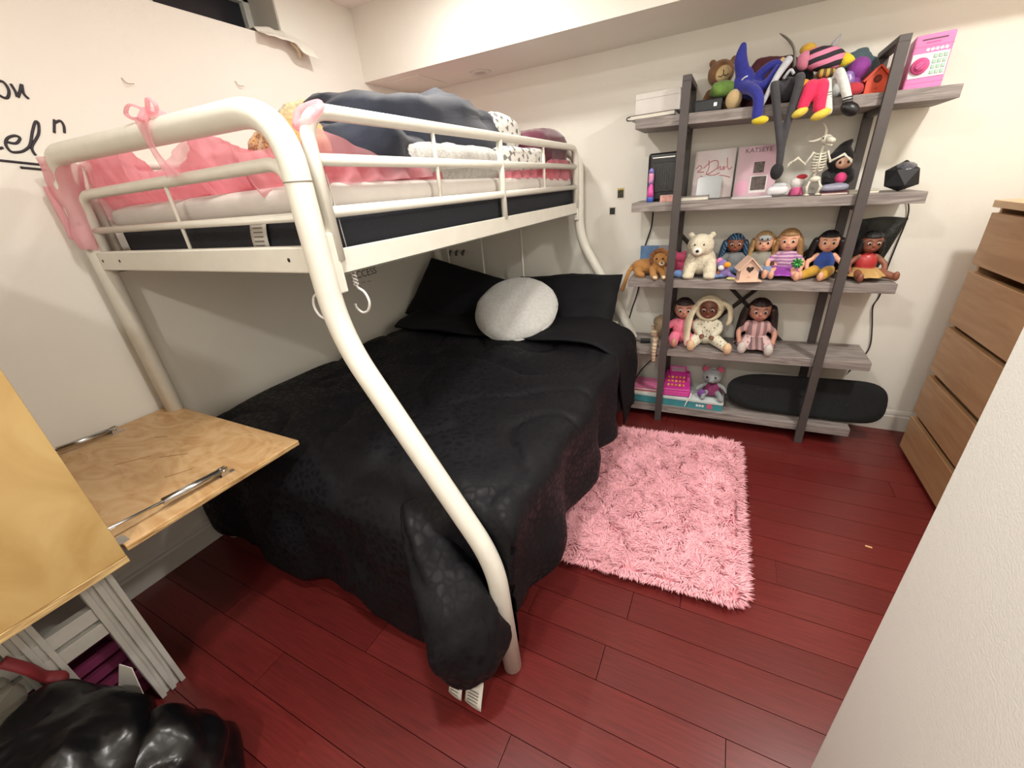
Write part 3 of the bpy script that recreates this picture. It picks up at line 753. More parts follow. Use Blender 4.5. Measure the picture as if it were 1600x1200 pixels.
for x in (LPX, RPX):
    for yy in (SYF - 0.017, SYB - 0.012):
        ob('post', MB().box((x - 0.019, yy - 0.012, 0.0), (x + 0.019, yy + 0.012, PTOP)), dark_metal, unit, smooth=False, bevel=0.002)
    ob('top_bar', MB().box((x - 0.019, SYF - 0.029, PTOP - 0.001), (x + 0.019, SYB, PTOP + 0.022)), dark_metal, unit, smooth=False, bevel=0.002)
    for r in range(5):
        zz = ztop(r, x) - TH
        ob('shelf_support', MB().box((x - 0.012, SYF - 0.004, zz - 0.022), (x + 0.012, SYB - 0.024, zz - 0.001)), dark_metal, unit, smooth=False)
for s in (1, -1):
    x0, x1 = (LPX, RPX) if s > 0 else (RPX, LPX)
    ob('cross_brace', MB().tube([(x0, SYB + 0.004 + 0.003 * s, 1.10), (x1, SYB + 0.004 + 0.003 * s, 0.34)], 0.011, 4), dark_metal, unit, smooth=False)

# cables behind the shelf
cab = M('black_cable', '#1d1b1b', 0.45)
c1 = [(-0.416, 2.66, 1.24), (-0.42, 2.692, 1.20), (-0.427, 2.697, 1.13), (-0.455, 2.697, 1.03), (-0.458, 2.697, 0.995), (-0.478, 2.697, 0.78), (-0.520, 2.697, 0.61), (-0.545, 2.697, 0.47), (-0.548, 2.68, 0.33), (-0.532, 2.60, 0.21), (-0.50, 2.56, 0.14), (-0.46, 2.54, 0.16), (-0.41, 2.60, 0.25), (-0.33, 2.69, 0.33)]
tag(ob('power_cable', MB().tube(smooth_path(c1, 6), 0.0042, 8), cab), 'black power cable running down the wall left of the shelf', 'cable')
c2 = [(0.70, 2.69, 1.27), (0.736, 2.69, 1.19), (0.744, 2.69, 1.126), (0.735, 2.69, 1.01), (0.728, 2.692, 0.87), (0.733, 2.692, 0.767), (0.720, 2.692, 0.706), (0.741, 2.692, 0.603), (0.758, 2.692, 0.495), (0.743, 2.692, 0.42), (0.70, 2.692, 0.33)]
tag(ob('power_cable', MB().tube(smooth_path(c2, 6), 0.0032, 8), cab), 'thin dark cable hanging down the wall right of the shelf', 'cable')

# ------------------------------------------------------------------ dresser
DX, DY0, DY1, DD = 0.95, 1.69, 2.49, 0.48
dr = thing('dresser', 'tall beech dresser with plain overlapping drawer fronts', 'dresser', (DX + DD / 2, (DY0 + DY1) / 2, 0))
bd = MB()
for lo, hi in (((DX + 0.022, DY0, 0.0), (DX + DD, DY0 + 0.018, 1.19)), ((DX + 0.022, DY1 - 0.018, 0.0), (DX + DD, DY1, 1.19)), ((DX + DD - 0.01, DY0 + 0.018, 0.02), (DX + DD, DY1 - 0.018, 1.19)), ((DX + 0.04, DY0 + 0.018, 0.0), (DX + 0.055, DY1 - 0.018, 0.06))):
    bd.box(lo, hi)
ob('carcass', bd, beech_m, dr, smooth=False, bevel=0.001)
ob('top_board', MB().box((DX - 0.004, DY0 - 0.004, 1.188), (DX + DD, DY1 + 0.004, 1.215)), M('beech_top', '#d6b28a', 0.4, 0.06, 4), dr, smooth=False, bevel=0.002)
for k, (zt, zb) in enumerate(((1.167, 0.963), (0.932, 0.705), (0.682, 0.466), (0.436, 0.236), (0.205, 0.024))):
    d = ob('drawer', MB().box((DX, DY0 + 0.003, zb), (DX + 0.021, DY1 - 0.003, zt)), beech_m, dr, smooth=False, bevel=0.0015)
    ob('drawer_box', MB().box((DX + 0.022, DY0 + 0.03, zb + 0.01), (DX + DD - 0.03, DY1 - 0.03, zt - 0.035)), M('drawer_inner', '#b08d63', 0.6), d, smooth=False)

# ------------------------------------------------------------------ plywood cabinet with its flap folded down, by the left wall
CXR, CY, CZ = -1.205, 0.192, 0.690
cab_o = thing('plywood_cabinet', 'plywood cabinet with its front flap folded down flat', 'cabinet', (-1.6, -0.1, CZ))
ob('side_panel', MB().box((CXR - 0.019, -0.42, CZ - 0.012), (CXR, CY, 1.46)), ply_face, cab_o, smooth=False, bevel=0.0015)
edge_m = wood_material('plywood_edge', '#d8bb84', '#8f6a3c', 30.0, (0.5, 0.5, 9), 0.6, 0.0)
ob('side_panel', MB().box((XW + 0.006, -0.42, CZ - 0.012), (XW + 0.025, CY, 1.46)), ply_face, cab_o, smooth=False)
ob('bottom_panel', MB().box((XW + 0.006, -0.42, CZ - 0.031), (CXR + 0.002, CY, CZ - 0.0125)), edge_m, cab_o, smooth=False, bevel=0.001)
ob('top_panel', MB().box((XW + 0.006, -0.42, 1.46), (CXR, CY, 1.478)), ply_face, cab_o, smooth=False)
ob('back_panel', MB().box((XW + 0.025, -0.42, CZ + 0.008), (CXR - 0.019, -0.41, 1.46)), ply_face, cab_o, smooth=False)
flap = ob('flap', MB().box((XW + 0.012, 0.200, CZ - 0.010), (-1.212, 0.688, CZ + 0.008)), ply_m, cab_o, smooth=False, bevel=0.003)
ob('flap_edge', MB().box((-1.2125, 0.202, CZ - 0.004), (-1.2112, 0.686, CZ + 0.002)), edge_m, flap, smooth=False)
scr = M('scratch', '#8a6436', 0.7)
for (x, yy, ln, a) in ((-1.66, 0.40, 0.10, 0.9), (-1.55, 0.47, 0.09, 0.6), (-1.42, 0.42, 0.07, 1.0), (-1.74, 0.52, 0.05, 0.4)):
    ob('scratch', MB().cbox((0, 0, 0), (ln, 0.0022, 0.0006), Matrix.Translation((x, yy, CZ + 0.0083)) @ Matrix.Rotation(a, 4, 'Z')), scr, flap, smooth=False)
for x in (-1.262, -1.958):
    st = ob('gas_strut', MB().tube([(x, 0.315, CZ + 0.034), (x - 0.002, 0.462, CZ + 0.024)], 0.0105, 14), chrome, cab_o)
    ob('strut_rod', MB().tube([(x + 0.001, 0.10, CZ + 0.052), (x, 0.318, CZ + 0.034)], 0.0042, 10), chrome, st)
    ob('strut_bracket', MB().box((x - 0.008, 0.455, CZ + 0.008), (x + 0.008, 0.497, CZ + 0.0105)).box((x - 0.0075, 0.459, CZ + 0.009), (x - 0.0055, 0.482, CZ + 0.034)).box((x + 0.0055, 0.459, CZ + 0.009), (x + 0.0075, 0.482, CZ + 0.034)), chrome, st, smooth=False)
    ob('strut_pin', MB().tube([(x - 0.010, 0.470, CZ + 0.025), (x + 0.010, 0.470, CZ + 0.025)], 0.004, 8), chrome, st)
ob('hinge', MB().box((-1.262, 0.186, CZ + 0.008), (-1.225, 0.216, CZ + 0.011)), chrome, cab_o, smooth=False)

# white stand under the cabinet
stand_m = M('white_stand', '#cfccc4', 0.5, 0.06, 14)
sd = thing('white_stand', 'white wooden stand with grooved legs under the plywood cabinet', 'stand', (-1.7, 0.05, 0))
def grooved_leg(x, y0, y1, z0, z1):
    mb = MB(); n = 5; w = (y1 - y0) / n
    for k in range(n):
        d = 0.018 if k % 2 == 0 else 0.008
        mb.box((x - 0.02, y0 + k * w, z0), (x + d, y0 + (k + 1) * w, z1))
    return mb
for x in (-1.47, -1.93):
    for (a, b) in ((0.115, 0.185), (-0.045, 0.02), (-0.34, -0.27)):
        ob('leg', grooved_leg(x, a, b, 0, 0.625), stand_m, sd, smooth=False, bevel=0.0015)
    for z in (0.395, 0.335, 0.578):
        ob('rail', MB().box((x - 0.016, -0.27, z), (x + 0.012, 0.115, z + 0.045)), stand_m, sd, smooth=False, bevel=0.002)
ob('top', MB().box((-2.0, -0.40, 0.625), (-1.44, 0.19, CZ - 0.032)), stand_m, sd, smooth=False, bevel=0.003)
ob('middle_shelf', MB().box((-1.95, -0.34, 0.375), (-1.49, 0.185, 0.393)), stand_m, sd, smooth=False, bevel=0.002)
ob('end_rail', MB().box((-1.92, 0.165, 0.335), (-1.48, 0.182, 0.375)), stand_m, sd, smooth=False, bevel=0.002)
# pink slatted crate on the floor inside the stand
crate_m = M('magenta_plastic', '#8d3a63', 0.45, 0.1)
cr = thing('pink_crate', 'pink plastic slatted crate on the floor inside the white stand', 'crate', (-1.70, 0.02, 0))
for k in range(5):
    z = 0.02 + k * 0.05
    for lo, hi in (((-1.89, -0.22, z), (-1.52, -0.205, z + 0.03)), ((-1.89, 0.135, z), (-1.52, 0.15, z + 0.03)), ((-1.535, -0.205, z), (-1.52, 0.135, z + 0.03)), ((-1.89, -0.205, z), (-1.875, 0.135, z + 0.03))):
        ob('slat', MB().box(lo, hi), crate_m, cr, smooth=False)
for x in (-1.89, -1.532):
    for yy in (-0.22, 0.138):
        ob('corner', MB().box((x, yy, 0.0), (x + 0.014, yy + 0.014, 0.25)), crate_m, cr, smooth=False)
ob('bottom', MB().box((-1.88, -0.21, 0.005), (-1.53, 0.14, 0.012)), crate_m, cr, smooth=False)
tag(ob('purple_toy', lump((-1.72, 0.04, 0.47), (0.10, 0.10, 0.07), 0.8, 0.02, 9, 24, 14), M('dull_purple', '#5b3d5e', 0.7, 0.3)), 'dull purple soft toy on the middle shelf of the white stand', 'plush toy')
rc2 = ob('red_ribbon', MB().tube(smooth_path([(-1.44, -0.05, 0.47), (-1.425, -0.03, 0.42), (-1.44, -0.02, 0.36), (-1.425, 0.0, 0.33), (-1.44, -0.03, 0.28)]), 0.016, 8, flat=0.5), M('red_ribbon', '#8d2f35', 0.6, 0.2))
tag(rc2, 'crumpled red ribbon hanging on the white stand above the black bag', 'ribbon')
# ------------------------------------------------------------------ black bin bags
bag_m = M('black_bag', '#0b0b0d', 0.3, 0.2, 10, 0.3, 18, spec=0.5)
def bag(c, r, seed, amp=0.04, rid=0.045):
    mb = lump(c, r, 0.8, amp, 5, 60, 40, None, seed, rid)
    mb.v = [(x, y, max(z, 0.004)) for x, y, z in mb.v]
    return mb
tag(ob('bin_bag', bag((-1.22, -0.16, 0.19), (0.25, 0.23, 0.24), 2.0), bag_m), 'big glossy black plastic bag in the near left corner', 'bag')
tag(ob('bin_bag', bag((-1.06, 0.03, 0.14), (0.12, 0.11, 0.165), 5.0, 0.03, 0.05), bag_m), 'smaller black plastic bag leaning at the right of the big one', 'bag')
clear_m = M('clear_film', '#7d7769', 0.25, 0.15, 9, 0.4, 30, alpha=0.55)
tag(ob('clear_bag', lump((-1.46, -0.16, 0.40), (0.13, 0.10, 0.05), 0.8, 0.03, 7, 30, 18, None, 4.0, 0.03), clear_m), 'clear plastic wrapper lying on the big black bag', 'wrapper')
pp = MB().hexa([(-1.345, 0.05, 0.235), (-1.255, 0.075, 0.235), (-1.255, 0.077, 0.236), (-1.345, 0.052, 0.236), (-1.325, 0.082, 0.33), (-1.285, 0.092, 0.325), (-1.285, 0.094, 0.325), (-1.325, 0.084, 0.33)])
tag(ob('paper_scrap', pp, M('paper_grey', '#b3aca2', 0.7), smooth=False), 'folded white paper poking up behind the black bags', 'paper')
# ------------------------------------------------------------------ things on the shelf
def fab(name, col, **k):
    k.setdefault('rough', 0.85); k.setdefault('var', 0.12); k.setdefault('scale', 30); k.setdefault('bump', 0.25); k.setdefault('bscale', 160); k.setdefault('sheen', 0.25)
    return M(name, col, **k)
def plast(name, col, **k):
    k.setdefault('rough', 0.35); k.setdefault('var', 0.04)
    return M(name, col, **k)
def dots(name, c1, c2, s, th=0.32):
    m = M(name, c1, 0.85)
    N, L, b = nodes(m)
    tc = N.new('ShaderNodeTexCoord'); vo = N.new('ShaderNodeTexVoronoi'); vo.inputs['Scale'].default_value = s; vo.inputs['Randomness'].default_value = 0.5
    L.new(tc.outputs['Object'], vo.inputs['Vector'])
    r = N.new('ShaderNodeValToRGB'); r.color_ramp.interpolation = 'CONSTANT'
    r.color_ramp.elements[0].color = (*lin(c2), 1); r.color_ramp.elements[1].position = th; r.color_ramp.elements[1].color = (*lin(c1), 1)
    L.new(vo.outputs['Distance'], r.inputs[0]); L.new(r.outputs[0], b.inputs['Base Color'])
    return m
def stripes(name, c1, c2, s, axis='X', rot=(0, 0, 0), warp=0.0):
    m = M(name, c1, 0.8)
    N, L, b = nodes(m)
    tc = N.new('ShaderNodeTexCoord'); mp = N.new('ShaderNodeMapping'); mp.inputs['Rotation'].default_value = rot
    L.new(tc.outputs['Object'], mp.inputs[0])
    w = N.new('ShaderNodeTexWave'); w.bands_direction = axis; w.inputs['Scale'].default_value = s; w.inputs['Distortion'].default_value = warp
    L.new(mp.outputs[0], w.inputs['Vector'])
    r = N.new('ShaderNodeValToRGB'); r.color_ramp.interpolation = 'CONSTANT'
    r.color_ramp.elements[0].color = (*lin(c2), 1); r.color_ramp.elements[1].position = 0.5; r.color_ramp.elements[1].color = (*lin(c1), 1)
    L.new(w.outputs['Color'], r.inputs[0]); L.new(r.outputs[0], b.inputs['Base Color'])
    return m
eye_w = plast('eye_white', '#e8e4dc'); eye_d = plast('eye_dark', '#15110f', rough=0.15)
def on(r, x, yy): return (x, yy, ztop(r, x))
def softtube(mb, pts, rs, seg=12):
    p = smooth_path(pts, 4); n = len(p) - 1
    rr = []
    for i in range(n + 1):
        t = i / n * (len(rs) - 1); k = min(int(t), len(rs) - 2); rr.append(rs[k] + (rs[k + 1] - rs[k]) * (t - k))
    mb.tube(p, rr, seg); mb.ell(p[0], rr[0], seg, 8); mb.ell(p[-1], rr[-1], seg, 8)
    return mb

# ---- generic seated doll, 1.0 = 0.24 m sitting height; faces -Y
def doll(label, r, x, yy, s, rz, skin, hair, top, bottom, hairlen=0.10, pose=None, shoes=None, hairw=1.0, skirt=None, headtilt=0.0, name='doll', hood=None, sleeves=True, mask=None, grp='dolls sitting on the shelf unit'):
    t = thing(name, label, 'doll', on(r, x, yy), rz, grp)
    t.scale = (s, s, s)
    pose = pose or {}
    fl = pose.get('fl', (-0.055, -0.125, 0.022)); fr = pose.get('fr', (0.055, -0.125, 0.022))
    kl = pose.get('kl', (-0.04, -0.068, 0.032)); kr = pose.get('kr', (0.04, -0.068, 0.032))
    hl = pose.get('hl', (-0.068, -0.045, 0.040)); hr = pose.get('hr', (0.068, -0.045, 0.040))
    H = Matrix.Translation((0, 0, 0.178)) @ Euler((math.radians(6), math.radians(headtilt), 0)).to_matrix().to_4x4()
    hv = MB(); hv.ell((0, 0, 0), (0.046, 0.044, 0.050), 20, 14); hv.ell((0, -0.014, -0.018), (0.036, 0.032, 0.028), 16, 10); hv.ell((0, -0.046, -0.008), 0.0065, 8, 6)
    for sx in (-1, 1): hv.ell((sx * 0.045, 0.002, -0.004), (0.006, 0.009, 0.011), 8, 6)
    b = MB(); b.add([H @ Vector(v) for v in hv.v], hv.f)
    b.tube([(0, 0.002, 0.10), (0, 0.002, 0.15)], 0.017, 10)
    b.ell((0, 0, 0.075), (0.040, 0.031, 0.052), 16, 12)
    b.ell((0, 0, 0.035), (0.042, 0.036, 0.034), 16, 10)
    for sx, hnd in ((-1, hl), (1, hr)):
        el = ((sx * 0.058 + hnd[0]) / 2 + sx * 0.010, hnd[1] * 0.35, (0.105 + hnd[2]) / 2)
        softtube(b, [(sx * 0.034, 0, 0.108), (sx * 0.050, 0.0, 0.095), el, hnd], [0.015, 0.0145, 0.0125, 0.0095])
        b.ell(hnd, (0.012, 0.014, 0.010), 10, 7)
        for q in range(4):
            b.tube([hnd, (hnd[0] + (q - 1.5) * 0.0055, hnd[1] - 0.016, hnd[2] - 0.006)], 0.0032, 6)
        b.tube([hnd, (hnd[0] - sx * 0.013, hnd[1] - 0.008, hnd[2])], 0.0034, 6)
    for sx, kn, ft in ((-1, kl, fl), (1, kr, fr)):
        softtube(b, [(sx * 0.024, 0, 0.032), kn, ft], [0.026, 0.021, 0.015])
        b.ell((ft[0], ft[1] - 0.008, ft[2] + 0.006), (0.014, 0.014, 0.024), 12, 8)
    ob('body', b, skin, t, remesh=0.0034, local=True)
    # face
    for sx in (-1, 1):
        e = H @ Vector((sx * 0.0185, -0.0405, 0.002))
        ob('eye', MB().ell(e, (0.0078, 0.0040, 0.0062), 12, 8), eye_w, t, local=True)
        e2 = H @ Vector((sx * 0.0180, -0.0438, 0.0015))
        ob('iris', MB().ell(e2, (0.0054, 0.0026, 0.0057), 10, 7), eye_d, t, local=True)
        ob('eyebrow', MB().tube([H @ Vector((sx * 0.010, -0.043, 0.0155)), H @ Vector((sx * 0.018, -0.0415, 0.019)), H @ Vector((sx * 0.027, -0.0375, 0.016))], 0.0013, 6), hair, t, local=True)
    mo = MB().tube([H @ Vector((-0.0095, -0.0425, -0.0235)), H @ Vector((0, -0.0468, -0.0255)), H @ Vector((0.0095, -0.0425, -0.0235))], [0.0014, 0.0030, 0.0014], 8)
    ob('mouth', mo, plast('doll_lips', '#a8484f', rough=0.4), t, local=True)
    # hair
    hb = MB()
    def cap(w):
        if w.y < -0.012 and w.z < 0.026: return Vector((w.x * 0.72, -0.006, w.z * 0.75))
        return w * (1 + 0.03 * math.sin(18 * math.atan2(w.y, w.x) + 3 * w.z * 30))
    hb.ell((0, 0, 0), (0.051, 0.051, 0.054), 36, 22, H, 1.0, cap)
    capm = hb
    if hairlen > 0 and not hood:
        nl = 15
        for k in range(nl):
            a = -0.42 + (PI + 0.84) * k / (nl - 1)
            rx = 0.047 * hairw
            px, py = math.cos(a) * rx, math.sin(a) * 0.043
            ln = hairlen * (0.85 + 0.3 * ((k * 7) % 5) / 5)
            q = H @ Vector((px * 0.92, py * 0.9, 0.012)); q1 = H @ Vector((px * 1.12, py + 0.006, -0.035))
            q2 = Vector((q1.x * 1.15, q1.y + 0.010, q1.z - ln * 0.55)); q3 = Vector((q1.x * 1.12, q1.y + 0.012 + 0.01 * math.sin(k), q1.z - ln))
            capm.tube(smooth_path([q, q1, q2, q3], 4), [0.011, 0.013, 0.013, 0.0135, 0.013, 0.0125, 0.012, 0.0115, 0.011, 0.010, 0.008, 0.006, 0.003], 8)
    if hood is None: ob('hair', capm, hair, t, local=True)
    else:
        hm = MB()
        def hd(w):
            if w.y < -0.02 and abs(w.x) < 0.052: return Vector((w.x * 0.86, -0.020, w.z * 0.86))
            return w
        hm.ell((0, 0, 0), (0.064, 0.058, 0.064), 32, 20, H, 1.0, hd)
        ob('hood', hm, hood, t, local=True)
        rim = [H @ Vector((0.050 * math.cos(a), -0.024, 0.050 * math.sin(a))) for a in [2 * PI * k / 28 for k in range(29)]]
        ob('hood_rim', MB().tube(rim, 0.008, 8), hood, t, local=True)
        for sx, pts in ((-1, [(-0.045, -0.005, 0.20), (-0.075, -0.035, 0.15), (-0.080, -0.06, 0.08), (-0.070, -0.105, 0.015)]), (1, [(0.040, 0.01, 0.215), (0.085, 0.0, 0.185), (0.095, -0.005, 0.13), (0.085, -0.01, 0.10)])):
            ear = MB().tube(smooth_path(pts, 5), [0.012, 0.016, 0.019, 0.021, 0.022, 0.023, 0.023, 0.023, 0.023, 0.023, 0.022, 0.021, 0.02, 0.018, 0.015, 0.008], 10, flat=0.45)
            ob('hood_ear', ear, hood, t, local=True)
    # clothes
    c = MB(); c.ell((0, 0, 0.078), (0.0455, 0.037, 0.054), 20, 14); c.ell((0, 0, 0.045), (0.046, 0.040, 0.030), 18, 10)
    if sleeves:
        for sx, hnd in ((-1, hl), (1, hr)):
            el = ((sx * 0.058 + hnd[0]) / 2 + sx * 0.010, hnd[1] * 0.35, (0.105 + hnd[2]) / 2)
            end = Vector(el) if sleeves == 'short' else Vector(el).lerp(Vector(hnd), 0.72)
            softtube(c, [(sx * 0.034, 0, 0.108), (sx * 0.050, 0.0, 0.096), el, tuple(end)] if sleeves != 'short' else [(sx * 0.034, 0, 0.108), (sx * 0.048, 0, 0.098), tuple(Vector(el).lerp(Vector((sx * 0.05, 0, 0.096)), 0.45))], [0.019, 0.019, 0.017, 0.0155])
    ob('top', c, top, t, remesh=0.0036, local=True)
    if bottom:
        c = MB(); c.ell((0, 0, 0.034), (0.047, 0.041, 0.036), 18, 10)
        for sx, kn, ft in ((-1, kl, fl), (1, kr, fr)):
            e = Vector(kn).lerp(Vector(ft), 0.85 if shoes is None else 0.85)
            softtube(c, [(sx * 0.024, 0, 0.034), kn, tuple(e)], [0.031, 0.026, 0.020])
        ob('trousers', c, bottom, t, remesh=0.0036, local=True)
    if shoes:
        for sx, ft in ((-1, fl), (1, fr)):
            ob('shoe', MB().ell((ft[0], ft[1] - 0.010, ft[2] + 0.005), (0.018, 0.017, 0.028), 14, 9), shoes, t, local=True)
    if skirt:
        def sk(u, v):
            a = 2 * PI * u; R_ = 0.040 + 0.050 * v; w = 1 + 0.07 * math.sin(a * 9) * v
            yy_ = math.sin(a) * R_ * w * (1.25 if math.sin(a) < 0 else 0.6)
            z = 0.058 - 0.045 * v ** 1.4 + (0.012 * v if yy_ < 0 else 0)
            return (math.cos(a) * R_ * w * 0.95, yy_ - 0.012 * v, max(z, 0.006))
        ob('skirt', MB().grid(sk, 48, 10), skirt, t, local=True, solid=0.002)
    if mask:
        e = H @ Vector((0, -0.038, 0.026))
        ob('sleep_mask', MB().ell(e, (0.031, 0.014, 0.016), 18, 10, None, 0.8), mask, t, local=True)
        for sx in (-1, 1):
            ob('mask_eye', MB().ell(H @ Vector((sx * 0.013, -0.0535, 0.024)), (0.004, 0.002, 0.005), 8, 6), eye_d, t, local=True)
    return t
skin_l = plast('skin_light', '#d29a7d', rough=0.5); skin_p = plast('skin_peach', '#e0a78a', rough=0.5)
skin_m = plast('skin_brown', '#84503c', rough=0.5); skin_d = plast('skin_dark', '#6d4030', rough=0.5); skin_b = plast('skin_baby', '#b98370', rough=0.5)
hair_black = M('hair_black', '#171416', 0.5, 0.3, 60, 0.4, 120); hair_brown = M('hair_darkbrown', '#2b1d1b', 0.5, 0.3, 60, 0.4, 120)
hair_blond = M('hair_blond', '#b59363', 0.5, 0.35, 60, 0.4, 120); hair_honey = M('hair_honey', '#a27c52', 0.5, 0.3, 60, 0.4, 120)
hair_blue = stripes('hair_blue_streaks', '#1c2433', '#48739a', 22, 'X', (0.3, 0.5, 0.3), 6.0)

# row 3 (middle): dolls
doll('doll with dark skin and long blue-streaked black hair in a grey top', 2, 0.035, 2.585, 0.93, 0.05, skin_m, hair_blue, fab('grey_sparkle', '#77797b'), fab('doll_jeans_blue', '#6f86a8'), 0.13, hairw=1.2, pose={'fl': (-0.075, -0.125, 0.02), 'fr': (0.05, -0.125, 0.02)})
doll('blonde doll in a silver top with a small grey animal mask on its forehead', 2, 0.168, 2.575, 0.97, -0.05, skin_p, hair_blond, fab('silver_top', '#8d8b80'), fab('doll_jeans', '#7d94b5'), 0.135, hairw=1.12, mask=fab('mask_grey', '#a5a6a6'), sleeves='short')
doll('golden-haired doll in a shiny purple dress with a green bow', 2, 0.275, 2.555, 1.02, -0.12, skin_p, hair_honey, stripes('purple_lace', '#a06a9c', '#cfb0c4', 18, 'Z', warp=4), None, 0.11, sleeves='short', skirt=M('purple_satin', '#8d3fa0', 0.3, 0.2, 20, sheen=0.3), pose={'fl': (-0.075, -0.10, 0.022), 'fr': (0.06, -0.12, 0.02)})
doll('long-haired dark doll in a blue vest and mustard trousers, left of the right post', 2, 0.440, 2.555, 0.96, -0.10, skin_p, hair_black, fab('royal_blue', '#2f4d9c'), fab('mustard_shorts', '#c79a33'), 0.13, sleeves=None, hairw=1.25, pose={'fl': (-0.095, -0.10, 0.02), 'kl': (-0.055, -0.06, 0.032), 'fr': (-0.01, -0.13, 0.022), 'kr': (0.015, -0.07, 0.034)})
doll('brown-skinned doll in a strapless red top, seated at the right end of the shelf', 2, 0.600, 2.535, 0.94, 0.08, skin_m, hair_black, M('red_satin', '#b8393a', 0.35, 0.1), None, 0.03, sleeves=None, hairw=0.9, skirt=M('gold_satin', '#b9945a', 0.35, 0.15), pose={'fl': (-0.045, -0.12, 0.022), 'fr': (0.105, -0.085, 0.022), 'kr': (0.065, -0.05, 0.032)})
# row 2: bigger baby dolls
doll('baby doll in spotted pink pyjamas, half behind the left shelf post', 1, -0.185, 2.555, 1.18, 0.15, skin_b, hair_brown, dots('pink_pj', '#e0788f', '#a8506c', 60, 0.22), dots('pink_pj_legs', '#ea7f9a', '#c05d7c', 60, 0.2), 0.0, pose={'fl': (-0.04, -0.115, 0.03), 'fr': (0.035, -0.115, 0.028), 'hl': (-0.075, -0.02, 0.05)})
doll('baby doll in spotted cream pyjamas and a cream rabbit-ear hood', 1, -0.050, 2.555, 1.22, -0.05, skin_d, hair_brown, dots('cream_pj', '#cfc8b4', '#6d6a62', 70, 0.26), dots('cream_pj_legs', '#ddd6bf', '#7c786d', 70, 0.24), 0.0, hood=fab('cream_hood', '#d6c9ab'), shoes=fab('peach_foot', '#dcb994'), pose={'fl': (-0.05, -0.11, 0.02), 'fr': (0.105, -0.115, 0.022), 'kr': (0.06, -0.06, 0.034), 'hl': (-0.012, -0.06, 0.055), 'hr': (0.030, -0.062, 0.052)})
doll('doll with long dark brown hair in a pink striped dress and printed tights', 1, 0.205, 2.56, 1.20, 0.05, skin_b, hair_brown, stripes('pale_pink_stripe', '#c79d9b', '#8d6d70', 10, 'X', warp=3), dots('printed_tights', '#d3b5b2', '#a0777c', 50, 0.3), 0.15, sleeves='short', hairw=1.25, skirt=stripes('taupe_stripe', '#9f7f7d', '#6f5659', 12, 'X', warp=2), shoes=fab('white_sock', '#c9c1ba'), pose={'fl': (-0.06, -0.105, 0.022), 'fr': (0.045, -0.115, 0.022)})

# ---- plush animals
def plush(name, label, r, x, yy, rz=0.0, cat='plush toy', s=1.0, z=None):
    t = thing(name, label, cat, on(r, x, yy) if z is None else (x, yy, z), rz); t.scale = (s, s, s); return t
wf = fab('white_fur', '#d9cfb8', bump=0.7, bscale=120)
t = plush('white_bear', 'white plush bear standing on four legs beside the left post', 2, -0.122, 2.50)
b = MB(); b.ell((0, 0.02, 0.085), (0.075, 0.072, 0.075), 24, 16); b.ell((-0.008, -0.015, 0.170), (0.066, 0.060, 0.060), 24, 16); b.ell((-0.016, -0.068, 0.150), (0.032, 0.024, 0.024), 16, 10)
for sx in (-1, 1):
    softtube(b, [(sx * 0.045, -0.02, 0.08), (sx * 0.052, -0.045, 0.04), (sx * 0.052, -0.055, 0.018)], [0.036, 0.033, 0.030])
    b.ell((sx * 0.053, -0.066, 0.018), (0.031, 0.036, 0.018), 14, 9); b.ell((sx * 0.052 - 0.008, 0.0, 0.222), (0.016, 0.011, 0.016), 10, 8)
    softtube(b, [(sx * 0.045, 0.05, 0.07), (sx * 0.05, 0.055, 0.022)], [0.036, 0.03])
ob('body', b, wf, t, remesh=0.0045, local=True)
ob('muzzle', MB().ell((-0.017, -0.084, 0.148), (0.024, 0.014, 0.020), 16, 10), fab('muzzle_white', '#ece6da'), t, local=True)
ob('nose', MB().ell((-0.017, -0.098, 0.152), (0.009, 0.006, 0.008), 10, 8), eye_d, t, local=True)
for sx in (-1, 1): ob('eye', MB().ell((sx * 0.022 - 0.012, -0.071, 0.180), (0.0045, 0.004, 0.005), 8, 6), eye_d, t, local=True)

lf = fab('lion_fur', '#a9763e', bump=0.6, bscale=110); lm_ = fab('lion_mane', '#7e4e25', bump=0.8, bscale=90)
t = plush('plush_lion', 'brown plush lion lying at the left end, tail hanging over the edge', 2, -0.385, 2.50)
b = MB(); b.ell((-0.030, 0.03, 0.050), (0.085, 0.050, 0.045), 20, 12); b.ell((0.045, -0.005, 0.055), (0.042, 0.045, 0.05), 16, 12); b.ell((0.055, -0.02, 0.098), (0.040, 0.040, 0.040), 18, 12); b.ell((0.068, -0.056, 0.085), (0.022, 0.018, 0.016), 12, 9)
softtube(b, [(0.02, -0.03, 0.045), (0.03, -0.075, 0.022), (0.045, -0.10, 0.012)], [0.022, 0.018, 0.017]); softtube(b, [(0.07, -0.03, 0.045), (0.085, -0.07, 0.02), (0.09, -0.092, 0.012)], [0.022, 0.017, 0.016])
softtube(b, [(-0.07, 0.02, 0.035), (-0.06, -0.03, 0.018), (-0.035, -0.045, 0.014)], [0.030, 0.020, 0.016])
softtube(b, [(-0.105, 0.03, 0.05), (-0.122, 0.0, 0.02), (-0.136, -0.02, -0.03), (-0.150, -0.02, -0.078)], [0.014, 0.012, 0.011, 0.013])
ob('body', b, lf, t, remesh=0.0042, local=True)
mn = MB()
for k in range(40):
    a = 2 * PI * k / 40; r0 = 0.040 + 0.008 * ((k * 3) % 4) / 4
    mn.ell((0.052 + math.cos(a) * r0, -0.014 - 0.004 * ((k * 5) % 3), 0.098 + math.sin(a) * r0 * 1.05), 0.016, 8, 6)
ob('mane', mn, lm_, t, remesh=0.004, local=True)
ob('muzzle', MB().ell((0.070, -0.068, 0.082), (0.016, 0.010, 0.012), 12, 8), fab('lion_muzzle', '#d9c7a6'), t, local=True)
